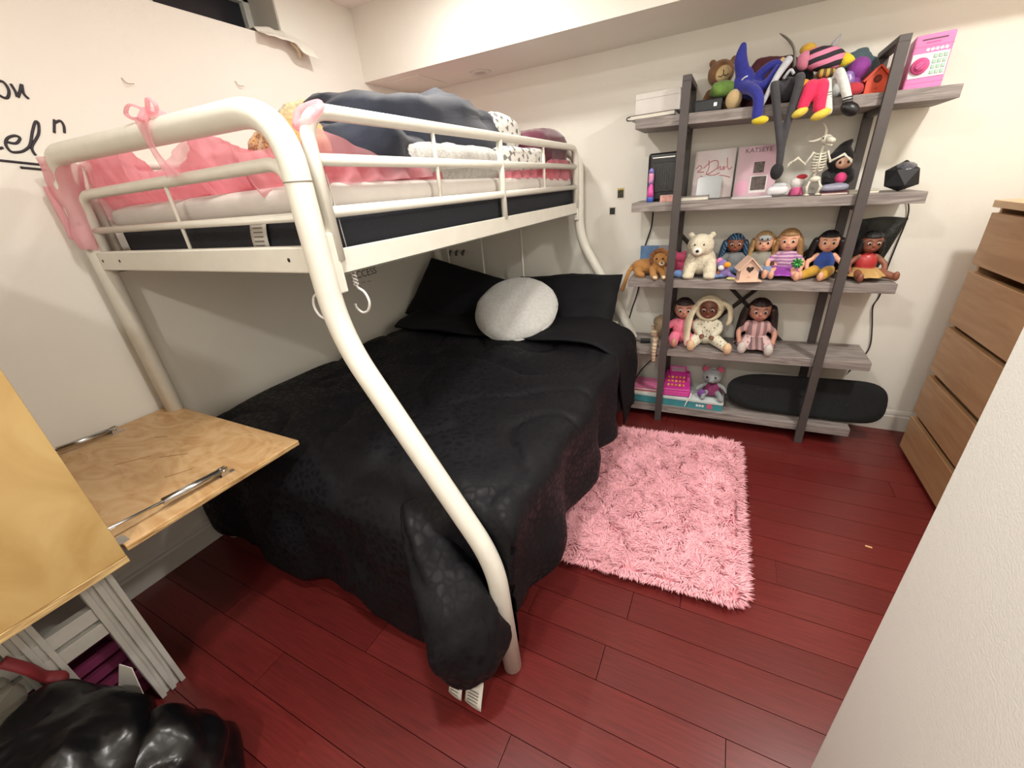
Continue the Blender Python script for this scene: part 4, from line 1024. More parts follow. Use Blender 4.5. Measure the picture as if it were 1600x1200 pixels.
ob('nose', MB().ell((0.071, -0.077, 0.088), (0.007, 0.004, 0.005), 8, 6), eye_d, t, local=True)
for sx in (-1, 1):
    ob('eye', MB().ell((0.056 + sx * 0.016, -0.056, 0.106), (0.005, 0.004, 0.006), 8, 6), eye_d, t, local=True)
    ob('ear', MB().ell((0.054 + sx * 0.034, -0.004, 0.134), (0.011, 0.007, 0.012), 10, 8), lf, t, local=True)
ob('paw_pad', MB().ell((0.045, -0.114, 0.014), (0.013, 0.006, 0.010), 10, 7), fab('lion_muzzle', '#d9c7a6'), t, local=True)
ob('paw_pad', MB().ell((0.091, -0.104, 0.014), (0.012, 0.006, 0.010), 10, 7), fab('lion_muzzle', '#d9c7a6'), t, local=True)

t = thing('picture_book', 'blue and grey book standing behind the lion', 'book', on(2, -0.385, 2.64))
ob('cover', MB().box((-0.085, 0, 0.0), (0.075, 0.018, 0.150)), plast('book_blue', '#5f7fa8', var=0.3, scale=14), t, local=True, smooth=False, bevel=0.001)
ob('page_block', MB().box((-0.083, 0.003, 0.002), (0.0765, 0.015, 0.148)), plast('pages', '#d8d3c6'), t, local=True, smooth=False)
ob('grey_panel', MB().box((0.02, -0.0012, 0.0), (0.075, 0.0, 0.150)), plast('book_grey', '#a7a4ac'), t, local=True, smooth=False)
t = plush('pink_plush', 'round hot pink plush toy between the post and the white bear', 2, -0.235, 2.56)
b = MB(); b.ell((0, 0, 0.045), (0.035, 0.035, 0.045), 16, 12); b.ell((0, -0.005, 0.095), (0.033, 0.03, 0.03), 16, 12)
for sx in (-1, 1): b.ell((sx * 0.022, -0.03, 0.015), (0.014, 0.022, 0.014), 10, 8); b.ell((sx * 0.024, 0, 0.122), (0.010, 0.007, 0.012), 8, 6)
ob('body', b, fab('hot_pink', '#d6567d'), t, remesh=0.004, local=True)
for k, x in enumerate((-0.228, -0.035)):
    tag(ob('blue_ribbon', lump((x, 2.46, ztop(2, x) + 0.018), (0.036, 0.022, 0.018), 0.8, 0.012, 22, 20, 12, None, 3.0 + k), fab('periwinkle', '#6f8bc0')), ('crumpled blue fabric bow left of the white bear' if k == 0 else 'crumpled blue fabric bow right of the white bear'), 'bow')
t = plush('unicorn_plush', 'small purple and pink plush bird with an orange beak', 2, -0.008, 2.475)
b = MB(); b.ell((0.005, 0, 0.035), (0.030, 0.026, 0.034), 16, 10); b.ell((-0.005, -0.008, 0.075), (0.025, 0.024, 0.024), 16, 10)
softtube(b, [(0.02, 0, 0.03), (0.055, -0.02, 0.012), (0.075, -0.03, 0.008)], [0.014, 0.010, 0.006])
ob('body', b, fab('lilac', '#8a74b0'), t, remesh=0.0035, local=True)
ob('crest', MB().ell((-0.020, 0.0, 0.090), (0.016, 0.014, 0.018), 12, 8), fab('candy_pink', '#d87fae'), t, local=True)
ob('beak', MB().ell((0.018, -0.030, 0.076), (0.018, 0.014, 0.015), 12, 8), fab('orange_felt', '#e0992f'), t, local=True)
ob('face', MB().ell((-0.008, -0.028, 0.060), (0.016, 0.010, 0.014), 12, 8), fab('white_felt', '#dad6da'), t, local=True)
ob('foot', MB().ell((0.045, -0.045, 0.008), (0.024, 0.014, 0.008), 12, 8), fab('pale_yellow', '#cfc78a'), t, local=True)

def birdhouse(name, label, r, x, yy, rz, w, h, mat, roof, holem, heart, extra=None):
    t = thing(name, label, 'birdhouse', on(r, x, yy), rz)
    d = w * 0.85
    ob('base', MB().box((-w * 0.68, -d * 0.75, 0), (w * 0.68, d * 0.6, 0.006)), mat, t, local=True, smooth=False, bevel=0.001)
    mb = MB(); mb.prism([(-w / 2, 0), (w / 2, 0), (w / 2, h * 0.55), (0, h), (-w / 2, h * 0.55)], d, Matrix.Translation((0, d / 2, 0.006)) @ Matrix.Rotation(PI / 2, 4, 'X'))
    ob('house', mb, mat, t, local=True, smooth=False, bevel=0.001)
    for sx in (-1, 1):
        ang = math.atan2(h * 0.45, w / 2); L_ = math.hypot(h * 0.45, w / 2) * 1.28
        m4 = Matrix.Translation((0, 0, h + 0.012)) @ Matrix.Rotation(sx * ang, 4, 'Y')
        ob('roof_panel', MB().box((0 if sx > 0 else -L_, -d * 0.68, -0.003), (L_ if sx > 0 else 0, d * 0.62, 0.003), m4), roof, t, local=True, smooth=False)
    if heart:
        P = []
        for k in range(28):
            a = 2 * PI * k / 28; P.append((0.0011 * 16 * math.sin(a) ** 3 * w / 0.085, 0.0011 * (13 * math.cos(a) - 5 * math.cos(2 * a) - 2 * math.cos(3 * a) - math.cos(4 * a)) * w / 0.085))
        ob('heart_hole', MB().prism(P, 0.002, Matrix.Translation((0, -d / 2 + 0.001, h * 0.58)) @ Matrix.Rotation(PI / 2, 4, 'X')), holem, t, local=True, smooth=False)
    else:
        ob('hole', MB().tube([(0, -d / 2 + 0.002, h * 0.62), (0, -d / 2 - 0.001, h * 0.62)], w * 0.19, 20), holem, t, local=True)
    ob('perch', MB().tube([(0, -d / 2, h * 0.25), (0, -d / 2 - 0.012, h * 0.25)], 0.0025, 8), mat, t, local=True)
    return t
pale = M('pale_wood', '#e0bda8', 0.6, 0.06, 12); hole = M('hole_brown', '#3c2f29', 0.8)
birdhouse('pale_birdhouse', 'pale pink wooden birdhouse with a heart-shaped hole', 2, 0.108, 2.44, 0.22, 0.085, 0.105, pale, pale, hole, True)
org = M('orange_paint', '#cf4a2a', 0.5, 0.08, 14)
birdhouse('orange_birdhouse', 'orange painted birdhouse with a round hole on the top shelf', 4, 0.452, 2.495, 0.05, 0.072, 0.085, org, org, M('hole_red', '#7c3324', 0.8), False)
# green bow on the purple dress
gb = MB()
for k in range(9):
    a = 2 * PI * k / 9; gb.tube(smooth_path([(0, 0, 0), (0.014 * math.cos(a), -0.008, 0.014 * math.sin(a)), (0.024 * math.cos(a + 0.4), 0, 0.024 * math.sin(a + 0.4)), (0, 0, 0)], 4), 0.0032, 6)
tag(ob('gift_bow', place(gb, Matrix.Translation((0.315, 2.445, ztop(2, 0.315) + 0.085))), M('green_foil', '#3f9c4c', 0.25, 0.2, metal=0.4)), 'shiny green gift bow in front of the purple dress', 'bow')
# black bag behind the last doll
bk = M('black_fabric_bag', '#1b1d1b', 0.55, 0.2, 12, 0.3, 60)
t = thing('black_pouch', 'floppy black fabric bag leaning on the wall behind the last doll', 'bag', on(2, 0.63, 2.62))
bm = MB(); bm.grid(lambda u, v: ((u - 0.5) * 0.19 * (1 - 0.35 * (1 - v)) + 0.005 + 0.03 * (v - 0.5), 0.052 - 0.045 * math.sin(PI * u) ** 0.5 * (0.35 + 0.65 * (1 - v)) + 0.008 * nz(u, v, 1, 5), 0.002 + 0.25 * v + 0.012 * math.sin(3 * u) * v), 24, 20)
bm.grid(lambda u, v: ((0.5 - u) * 0.19 * (1 - 0.35 * (1 - v)) + 0.005 + 0.03 * (v - 0.5), 0.056 + 0.006 * nz(u, v, 2, 5), 0.002 + 0.25 * v + 0.012 * math.sin(3 * (1 - u)) * v), 24, 20)
ob('bag_body', bm, bk, t, local=True)
ob('strap', MB().tube(smooth_path([(-0.05, 0.02, 0.16), (-0.11, 0.01, 0.12), (-0.16, 0.0, 0.06), (-0.19, 0.0, 0.02)]), 0.006, 8, flat=0.4), bk, t, local=True)

# ---- top shelf (row 5)
t = thing('white_box', 'white cardboard box lying at the left end of the top shelf', 'box', on(4, -0.395, 2.535), -0.04)
ob('body', MB().box((-0.105, -0.075, 0.022), (0.105, 0.075, 0.110)), plast('white_card', '#d3cdc8', rough=0.6), t, local=True, smooth=False, bevel=0.002)
ob('lid_line', MB().box((-0.106, -0.076, 0.086), (0.106, 0.076, 0.0875)), plast('card_seam', '#b5aea8', rough=0.7), t, local=True, smooth=False)  # lid seam as a slightly darker card strip
t = thing('book', 'thin cream book with a dark spine loop under the white box', 'book', on(4, -0.405, 2.53), -0.04)
ob('pages', MB().box((-0.112, -0.095, 0.003), (0.098, 0.09, 0.018)), plast('pages', '#d8d3c6'), t, local=True, smooth=False)
ob('cover', MB().box((-0.115, -0.097, 0.0), (0.10, 0.092, 0.003)).box((-0.115, -0.097, 0.018), (0.10, 0.092, 0.0205)), plast('cover_dark', '#5d4f46'), t, local=True, smooth=False)
ob('loop', MB().tube(smooth_path([(-0.113, -0.09, 0.018), (-0.128, -0.093, 0.014), (-0.128, -0.093, 0.004), (-0.112, -0.09, 0.001)]), 0.003, 6), black_m, t, local=True)
t = thing('black_case', 'small black case on the top shelf beside the left post', 'case', on(4, -0.170, 2.50), 0.05)
ob('body', MB().box((-0.060, -0.045, 0), (0.060, 0.045, 0.052)), plast('case_black', '#23262a', rough=0.5), t, local=True, smooth=False, bevel=0.008, seg=3)
ob('lid_seam', MB().box((-0.0606, -0.0456, 0.035), (0.0606, 0.0456, 0.0365)), black_m, t, local=True, smooth=False)
ob('clasp', MB().box((0.025, -0.049, 0.02), (0.038, -0.044, 0.034)), chrome, t, local=True, smooth=False)
br_f = fab('bear_brown', '#7a5434', bump=0.6); cream_f = fab('bear_cream', '#c9ae80', bump=0.4)
t = plush('brown_bear', 'brown plush bear with a stitched smile leaning on the wall', 4, -0.130, 2.62)
b = MB(); b.ell((0, 0, 0.06), (0.06, 0.045, 0.06), 18, 12); b.ell((-0.005, -0.03, 0.165), (0.058, 0.052, 0.055), 20, 14)
for sx in (-1, 1): b.ell((sx * 0.046, -0.02, 0.212), (0.017, 0.010, 0.017), 10, 8); softtube(b, [(sx * 0.045, -0.01, 0.09), (sx * 0.065, -0.04, 0.05)], [0.022, 0.018]); softtube(b, [(sx * 0.03, -0.01, 0.03), (sx * 0.045, -0.08, 0.026)], [0.028, 0.024])
ob('body', b, br_f, t, remesh=0.0045, local=True)
ob('face', MB().ell((0.006, -0.066, 0.158), (0.036, 0.022, 0.034), 18, 12), cream_f, t, local=True)
for p in ([(0.008, -0.089, 0.168), (0.009, -0.0905, 0.150)], [(-0.012, -0.084, 0.147), (0.0, -0.0895, 0.143), (0.009, -0.0905, 0.150), (0.02, -0.089, 0.144), (0.03, -0.083, 0.150)]):
    ob('stitch', MB().tube(p, 0.0018, 6), eye_d, t, local=True)
gp = fab('leaf_green', '#5c7a35', var=0.5, scale=14)
tag(ob('green_plush', lump((-0.112, 2.515, ztop(4, -0.11) + 0.088), (0.058, 0.045, 0.036), 0.9, 0.012, 14, 24, 14, None, 2.0), gp), 'green mottled plush lying across the lap of the brown bear', 'plush toy')
tag(ob('cream_plush_ball', MB().ell((-0.062, 2.475, ztop(4, -0.06) + 0.040), (0.034, 0.034, 0.040), 20, 14), cream_f), 'egg-shaped cream plush on the edge of the top shelf', 'plush toy')
# blue long-limbed plush
bf = fab('cobalt_plush', '#2b2f8f', bump=0.5); yf = fab('yellow_felt', '#d8c32e')
t = plush('blue_plush', 'long-limbed cobalt blue plush, one leg hanging over the edge with a yellow foot', 4, -0.01, 2.50)
b = MB(); b.ell((-0.02, 0.0, 0.105), (0.042, 0.036, 0.062), 18, 12); b.ell((0.02, 0.02, 0.085), (0.05, 0.03, 0.05), 16, 10)
softtube(b, [(-0.03, -0.01, 0.14), (-0.045, -0.025, 0.19), (-0.042, -0.03, 0.235)], [0.030, 0.026, 0.014])
softtube(b, [(-0.02, -0.02, 0.085), (0.015, -0.07, 0.065), (0.045, -0.112, 0.028), (0.052, -0.112, -0.045)], [0.028, 0.023, 0.021, 0.022])
softtube(b, [(0.02, -0.02, 0.08), (0.065, -0.05, 0.075), (0.105, -0.03, 0.13)], [0.024, 0.020, 0.016])
softtube(b, [(0.02, 0.02, 0.11), (0.075, 0.0, 0.15), (0.12, 0.0, 0.15)], [0.022, 0.018, 0.016])
ob('body', b, bf, t, remesh=0.004, local=True)
ob('foot', MB().ell((0.066, -0.119, -0.062), (0.033, 0.019, 0.017), 16, 10), yf, t, local=True)
for x, z in ((0.118, 0.158), (0.134, 0.150)): ob('finger', MB().ell((x, -0.006, z), (0.012, 0.010, 0.014), 10, 7), cream_f, t, local=True)
ob('white_mark', MB().tube(smooth_path([(-0.030, -0.0345, 0.110), (-0.020, -0.0395, 0.117), (-0.008, -0.0385, 0.121)]), 0.003, 6), fab('white_felt', '#dad6da'), t, local=True)
mr = fab('maroon_plush', '#4c1d24')
t = plush('maroon_plush', 'dark maroon plush heap against the wall behind the blue plush', 4, 0.075, 2.64)
ob('body', lump((0, 0, 0.095), (0.115, 0.035, 0.115), 0.7, 0.02, 8, 28, 18), mr, t, local=True)
# dark grey long-legged plush
gl = fab('charcoal_plush', '#3d3c40'); wg = fab('pale_grey_felt', '#b9bcc2')
t = plush('long_legged_plush', 'charcoal grey plush with very long thin legs dangling below the top shelf', 4, 0.14, 2.47)
b = MB(); b.ell((0.0, 0.0, 0.055), (0.045, 0.032, 0.045), 16, 12)
softtube(b, [(-0.03, -0.01, 0.065), (-0.052, -0.055, 0.075), (-0.042, -0.083, 0.035), (-0.018, -0.085, -0.06), (0.008, -0.085, -0.16), (0.018, -0.085, -0.235)], [0.018, 0.017, 0.017, 0.0155, 0.014, 0.013])
softtube(b, [(0.025, -0.01, 0.07), (0.040, -0.05, 0.085), (0.038, -0.080, 0.045), (0.025, -0.083, -0.05), (0.018, -0.083, -0.15), (0.020, -0.085, -0.235)], [0.018, 0.018, 0.017, 0.0155, 0.014, 0.013])
ob('body', b, gl, t, remesh=0.004, local=True)
ob('feet', MB().ell((0.014, -0.088, -0.265), (0.026, 0.019, 0.034), 14, 10), fab('black_plush', '#1f1e21'), t, local=True)
a_ = MB(); softtube(a_, [(-0.012, -0.02, 0.155), (-0.045, -0.055, 0.10), (-0.075, -0.07, 0.03), (-0.085, -0.07, 0.004)], [0.016, 0.013, 0.010, 0.008])
ob('arm', a_, wg, t, local=True)
ob('collar', MB().tube(smooth_path([(-0.02, -0.04, 0.09), (0.0, -0.05, 0.115), (0.015, -0.045, 0.10)]), 0.006, 8), wg, t, local=True)
t = plush('black_plush', 'small black plush head behind the long grey legs', 4, 0.185, 2.555)
ob('head', lump((0, 0, 0.085), (0.052, 0.045, 0.062), 0.9, 0.012, 14, 24, 14), fab('black_plush', '#1f1e21'), t, local=True)
ob('body', MB().ell((0, 0, 0.03), (0.05, 0.04, 0.032), 16, 10), fab('black_plush', '#1f1e21'), t, local=True)
# pink and black striped plush with yellow nose
t = plush('striped_plush', 'pink and black striped plush with pointed yellow ends lying on the pile', 4, 0.245, 2.495)
ob('body', MB().ell((0, 0, 0), (0.072, 0.045, 0.042), 22, 14, Matrix.Rotation(0.25, 4, 'Y'), 0.8).__class__() if False else place(MB().ell((0, 0, 0), (0.072, 0.045, 0.042), 22, 14, None, 0.8), Matrix.Translation((0.012, -0.02, 0.145)) @ Matrix.Rotation(0.22, 4, 'Y')), stripes('pink_black', '#d4809f', '#26222a', 9, 'Z', (0, 0.22, 0), 1.0), t, local=True)
ob('nose', place(MB().lathe([(0.026, 0), (0.022, 0.02), (0.012, 0.038), (0.002, 0.048)], seg=14), Matrix.Translation((0.072, -0.02, 0.132)) @ Matrix.Rotation(PI / 2 + 0.15, 4, 'Y')), yf, t, local=True)
ob('cap', MB().ell((-0.050, 0.0, 0.192), (0.030, 0.026, 0.022), 14, 10), fab('mustard_felt', '#b8922f'), t, local=True)
ob('cheek', MB().ell((-0.058, -0.03, 0.150), (0.028, 0.026, 0.034), 14, 10), fab('dusty_pink', '#c9788f'), t, local=True)
ob('fin', place(MB().lathe([(0.014, 0), (0.010, 0.025), (0.002, 0.055)], seg=10), Matrix.Translation((0.03, 0.0, 0.175)) @ Matrix.Rotation(0.5, 4, 'Y')), fab('grey_felt', '#9b969b'), t, local=True)
# red-legged plush with yellow shoes
rf = fab('hot_red_felt', '#d92b58')
t = plush('red_trousers_plush', 'plush toy in hot pink trousers and yellow shoes dangling over the edge', 4, 0.243, 2.47)
b = MB(); b.ell((0.0, -0.005, 0.04), (0.045, 0.034, 0.038), 16, 10)
softtube(b, [(-0.012, -0.02, 0.05), (-0.022, -0.075, 0.04), (-0.036, -0.088, -0.02)], [0.026, 0.026, 0.022]); softtube(b, [(0.018, -0.02, 0.05), (0.018, -0.078, 0.035), (0.022, -0.090, -0.035)], [0.026, 0.026, 0.023])
ob('trousers', b, rf, t, remesh=0.004, local=True)
ob('shoe', place(MB().ell((0, 0, 0), (0.030, 0.022, 0.017), 16, 10), Matrix.Translation((-0.044, -0.096, -0.045)) @ Matrix.Rotation(-0.4, 4, 'Y')), fab('yellow_shoe', '#dbc24a'), t, local=True)
ob('shoe', place(MB().ell((0, 0, 0), (0.036, 0.024, 0.018), 16, 10), Matrix.Translation((0.032, -0.098, -0.062)) @ Matrix.Rotation(-0.35, 4, 'Y')), fab('yellow_shoe', '#dbc24a'), t, local=True)
ob('scarf', lump((0.03, -0.02, 0.092), (0.034, 0.022, 0.016), 0.8, 0.006, 20, 20, 12), stripes('mustard_stripe', '#b89a4a', '#5f4c28', 14, 'X'), t, local=True)
tag(ob('orange_ball', MB().ell((0.198, 2.428, ztop(4, 0.2) + 0.052), 0.026, 18, 12), fab('orange_felt', '#d98a4a')), 'small orange ball resting against the hot pink trousers', 'ball')
# white legs with striped socks and black shoe
t = plush('rag_doll_legs', 'rag doll with pale legs, striped socks and a black shoe hanging over the edge', 4, 0.325, 2.48)
b = MB(); b.ell((0, 0.01, 0.04), (0.042, 0.035, 0.036), 14, 10)
softtube(b, [(0.0, 0.0, 0.06), (-0.012, -0.06, 0.085), (0.008, -0.09, 0.04), (0.030, -0.094, -0.012)], [0.020, 0.018, 0.017, 0.016])
softtube(b, [(-0.02, 0.0, 0.055), (-0.045, -0.06, 0.055), (-0.040, -0.092, 0.01), (-0.026, -0.095, -0.05)], [0.019, 0.017, 0.016, 0.016])
ob('body', b, fab('pale_calico', '#cfd3cf'), t, remesh=0.004, local=True)
for k in range(3): ob('sock_stripe', MB().tube([(0.030 + 0.002 * k, -0.094, -0.008 - 0.009 * k), (0.0305 + 0.002 * k, -0.094, -0.012 - 0.009 * k)], 0.0175, 14), black_m, t, local=True)
for k in range(7): ob('sock_stripe', MB().tube([(-0.041 + 0.0018 * k, -0.0925, 0.016 - 0.009 * k), (-0.0405 + 0.0018 * k, -0.0928, 0.013 - 0.009 * k)], 0.0172, 12), fab('pale_stripe', '#8d8d88'), t, local=True)
ob('shoe', place(MB().ell((0, 0, 0), (0.036, 0.024, 0.024), 18, 12), Matrix.Translation((0.046, -0.102, -0.052)) @ Matrix.Rotation(0.5, 4, 'Y')), plast('patent_black', '#1a191b'), t, local=True)
# teal cloth heap, grey fluffy tail, purple plush
tag(ob('teal_cloth', lump((0.375, 2.625, ztop(4, 0.37) + 0.092), (0.105, 0.050, 0.095), 0.75, 0.03, 8, 36, 24, None, 2.0, 0.03), fab('dusty_teal', '#4c6067')), 'crumpled dusty teal cloth heaped against the wall', 'cloth')
tag(ob('feather', MB().tube(smooth_path([(0.165, 2.60, ztop(4, 0.16) + 0.12), (0.155, 2.61, 1.86), (0.125, 2.625, 1.91), (0.085, 2.64, 1.945)], 6), [0.010, 0.011, 0.013, 0.014, 0.0145, 0.0145, 0.014, 0.0135, 0.013, 0.0125, 0.012, 0.0115, 0.011, 0.010, 0.009, 0.008, 0.006, 0.004, 0.002], 8, flat=0.4), fab('grey_feather', '#8f8a80')), 'pale grey feather sticking up from the toys', 'feather')
t = plush('purple_plush', 'purple and lilac plush beside the orange birdhouse', 4, 0.382, 2.545)
b = MB(); b.ell((0.012, 0.0, 0.105), (0.042, 0.036, 0.042), 16, 12); b.ell((0.0, 0.0, 0.04), (0.036, 0.034, 0.042), 16, 12)
ob('body', b, fab('violet_plush', '#8d3f96'), t, remesh=0.004, local=True)
ob('belly', lump((-0.024, -0.03, 0.06), (0.026, 0.018, 0.038), 0.9, 0.008, 20, 20, 12), M('lilac_glitter', '#8f74b4', 0.3, 0.4, 90), t, local=True)
tag(ob('red_felt_scrap', lump((0.375, 2.46, ztop(4, 0.375) + 0.022), (0.040, 0.028, 0.022), 0.8, 0.008, 20, 20, 12), fab('red_felt', '#b3303c')), 'red felt bundle at the foot of the orange birdhouse', 'felt')
# pink money safe
pk = plast('safe_pink', '#e27fb6', rough=0.4); wt = plast('safe_white', '#e6dfe2'); mint = plast('safe_mint', '#a9c9b6')
t = thing('toy_safe', 'pink toy money safe with a round dial and keypad', 'toy safe', on(4, 0.607, 2.53), -0.10)
ob('body', MB().box((-0.057, -0.058, 0), (0.057, 0.058, 0.178)), pk, t, local=True, smooth=False, bevel=0.006, seg=3)
ob('face_plate', MB().box((-0.053, -0.0605, 0.040), (0.053, -0.0575, 0.118)), wt, t, local=True, smooth=False, bevel=0.001)
ob('note_slot', MB().box((-0.036, -0.0592, 0.159), (0.036, -0.0575, 0.163)), plast('slot_dark', '#5d2f4a'), t, local=True, smooth=False)
ob('slot_label', MB().box((-0.022, -0.0590, 0.149), (0.018, -0.0575, 0.153)), plast('safe_rose', '#c45a97'), t, local=True, smooth=False)
ob('seam', MB().box((-0.0574, -0.0584, 0.139), (0.0574, -0.0575, 0.1405)), plast('safe_rose', '#c45a97'), t, local=True, smooth=False)
ob('seam', MB().box((-0.0574, -0.0584, 0.022), (0.0574, -0.0575, 0.0235)), plast('safe_rose', '#c45a97'), t, local=True, smooth=False)
for k in range(5): ob('lettering', MB().cbox((0.0, 0, 0), (0.010, 0.001, 0.009), Matrix.Translation((-0.012 + 0.013 * k, -0.0588, 0.128)) @ Matrix.Rotation(0.4 * (-1) ** k, 4, 'Y')), wt, t, local=True, smooth=False)
kd = ob('dial', place(MB().lathe([(0.027, 0), (0.027, 0.008), (0.022, 0.012), (0.018, 0.012), (0.018, 0.016), (0.004, 0.017)], seg=28), Matrix.Translation((-0.024, -0.060, 0.078)) @ Matrix.Rotation(PI / 2, 4, 'X')), plast('dial_pink', '#d8578f'), t, local=True)
ob('dial_grip', place(MB().cbox((0, 0, 0), (0.030, 0.009, 0.008)), Matrix.Translation((-0.024, -0.079, 0.078)) @ Matrix.Rotation(-0.7, 4, 'Y')), plast('safe_rose', '#c45a97'), kd, local=True, smooth=False, bevel=0.002)
for i in range(3):
    for j in range(4):
        ob('key', MB().cbox((0.015 + 0.0145 * i, -0.0615, 0.105 - 0.017 * j), (0.011, 0.004, 0.012)), mint, t, local=True, smooth=False, bevel=0.0012)

# ---- second shelf from the top (row 4)
t = thing('space_heater', 'small black fan heater at the left end of the second shelf', 'heater', on(3, -0.362, 2.575), 0.10)
ob('body', MB().box((-0.076, -0.06, 0), (0.076, 0.06, 0.232)), plast('heater_black', '#141416'), t, local=True, smooth=False, bevel=0.014, seg=4)
ob('grille_frame', MB().box((-0.058, -0.0635, 0.045), (0.058, -0.0595, 0.185)), plast('heater_gloss', '#1e1e21', rough=0.2), t, local=True, smooth=False, bevel=0.006)
for k in range(8): ob('grille_bar', MB().box((-0.045 + 0.0115 * k, -0.0665, 0.060), (-0.0395 + 0.0115 * k, -0.063, 0.172)), plast('heater_bar', '#2c2c30'), t, local=True, smooth=False)
ob('handle_strip', MB().box((-0.055, -0.0625, 0.207), (0.055, -0.0595, 0.212)), chrome, t, local=True, smooth=False)
ob('logo_strip', MB().box((0.0, -0.0608, 0.022), (0.025, -0.0598, 0.026)), plast('logo_grey', '#8a8a8c'), t, local=True, smooth=False)
t = thing('glitter_bottle', 'pink and blue princess-style plastic bottle in front of the heater', 'bottle', on(3, -0.402, 2.445))
ob('base', MB().lathe([(0.018, 0), (0.0185, 0.02), (0.017, 0.026)], seg=18), plast('bottle_blue', '#4a5fb5'), t, local=True)
ob('skirt', MB().lathe([(0.0175, 0.026), (0.016, 0.05), (0.011, 0.085), (0.0095, 0.095)], seg=18), plast('bottle_pink', '#dd5aa8'), t, local=True)
ob('bodice', MB().lathe([(0.0115, 0.088), (0.013, 0.10), (0.0135, 0.125), (0.012, 0.140)], seg=18), plast('bottle_rose', '#d78ab6', coat=0.5), t, local=True)
ob('cap', MB().lathe([(0.0125, 0.138), (0.012, 0.15), (0.008, 0.158), (0.002, 0.162)], seg=18), plast('bottle_lilac', '#7f77c0'), t, local=True)
ob('swirl', MB().tube([(0.0165 * math.cos(a) * (1 - 0.25 * k / 10), 0.0165 * math.sin(a) * (1 - 0.25 * k / 10), 0.075 + 0.0035 * k) for k, a in enumerate([-2.9 + 0.3 * k for k in range(11)])], 0.0022, 6), plast('bottle_blue', '#4a5fb5'), t, local=True)
t = thing('pink_carton', 'small pink printed carton beside the bottle', 'carton', on(3, -0.315, 2.45))
ob('body', MB().box((-0.034, -0.02, 0), (0.034, 0.02, 0.030)), plast('carton_pink', '#d29b92', var=0.25, scale=60), t, local=True, smooth=False, bevel=0.001)
ob('top_flap', MB().box((-0.034, -0.02, 0.030), (0.034, 0.02, 0.032)), plast('carton_light', '#dcb3ad'), t, local=True, smooth=False)
def flatbook(label, x, yy, w, d, h, rz, cover, z=0.0, r=3):
    t = thing('book', label, 'book', (x, yy, ztop(r, x) + z), rz)
    ob('pages', MB().box((-w / 2 + 0.002, -d / 2 + 0.003, 0.0025), (w / 2 - 0.003, d / 2 - 0.003, h - 0.0025)), plast('pages', '#d8d3c6'), t, local=True, smooth=False)
    ob('cover', MB().box((-w / 2, -d / 2, 0), (w / 2, d / 2, 0.0025)).box((-w / 2, -d / 2, h - 0.0025), (w / 2, d / 2, h)).box((w / 2 - 0.003, -d / 2, 0), (w / 2, d / 2, h)), cover, t, local=True, smooth=False)
    return t
flatbook('closed paperback lying right of the left post', -0.185, 2.475, 0.135, 0.09, 0.020, 0.03, plast('cover_grey', '#85807a'))
flatbook('thin white booklet lying in front of the pink album case', 0.07, 2.475, 0.17, 0.09, 0.007, 0.02, plast('cover_white', '#d5d3d6'))
flatbook('burgundy-edged book lying right of the skeleton', 0.398, 2.47, 0.10, 0.09, 0.012, -0.06, plast('cover_burgundy', '#6d2f3c'))
flatbook('slim cream paperback lying behind the right post', 0.500, 2.50, 0.115, 0.09, 0.014, -0.02, plast('cover_cream', '#cfc8b8'))
tag(ob('silver_pouch', lump((0.392, 2.47, ztop(3, 0.39) + 0.028), (0.055, 0.030, 0.016), 0.8, 0.007, 18, 24, 14), M('silver_fabric', '#8e8ea0', 0.35, 0.2, 30)), 'crumpled silver pouch on top of the burgundy-edged book', 'pouch')
# two album cases leaning on the wall
def case(label, name, x, yy, w, h, lean, mat, rz):
    t = thing(name, label, 'album case', on(3, x, yy), rz); t.rotation_euler = (-lean, 0, rz)
    ob('case', MB().box((-w / 2, 0, 0.0), (w / 2, 0.014, h)), plast('case_edge_' + name, '#b8b2b2', rough=0.4), t, local=True, smooth=False, bevel=0.001)
    ob('cover_print', MB().box((-w / 2 + 0.003, -0.0008, 0.003), (w / 2 - 0.003, 0.0004, h - 0.003)), mat, t, local=True, smooth=False)
    return t
def cloudy(name, c1, c2, s):
    return wood_material(name, c1, c2, s, (1, 1, 1), 0.35, 0.6)
t = case('pale album case with pink cursive scribble leaning on the wall', 'white_album', -0.118, 2.605, 0.195, 0.235, 0.22, cloudy('album_pale', '#d6d3d0', '#cdb2b3', 3.5), 0.0)
pink_ink = plast('pink_ink', '#c4737e', rough=0.5)
cs = [[(-0.085, 0.150), (-0.07, 0.165), (-0.058, 0.150), (-0.078, 0.135), (-0.045, 0.132)], [(-0.028, 0.185), (-0.024, 0.150), (-0.034, 0.120), (-0.010, 0.128), (0.018, 0.150), (0.012, 0.180), (-0.018, 0.178), (-0.050, 0.150)],
      [(0.018, 0.140), (0.030, 0.152), (0.034, 0.135), (0.048, 0.152), (0.046, 0.134), (0.060, 0.150)], [(0.058, 0.190), (0.064, 0.150), (0.072, 0.134), (0.085, 0.145)], [(-0.06, 0.112), (-0.01, 0.100), (0.04, 0.108), (0.082, 0.096)], [(-0.03, 0.118), (0.0, 0.112), (0.03, 0.122)]]
for s in cs: ob('script_stroke', MB().tube(smooth_path([(a, -0.0012, b) for a, b in s], 5), 0.0022, 6, flat=1), pink_ink, t, local=True)
t = case('pink album case printed KATSEYE leaning behind the dangling grey legs', 'pink_album', 0.078, 2.585, 0.180, 0.235, 0.20, cloudy('album_pink', '#d3a9ba', '#c3a5ad', 4.0), 0.0)
fr_m = Matrix(((1, 0, 0, 0), (0, 0, -1, -0.0009), (0, 1, 0, 0.205), (0, 0, 0, 1)))
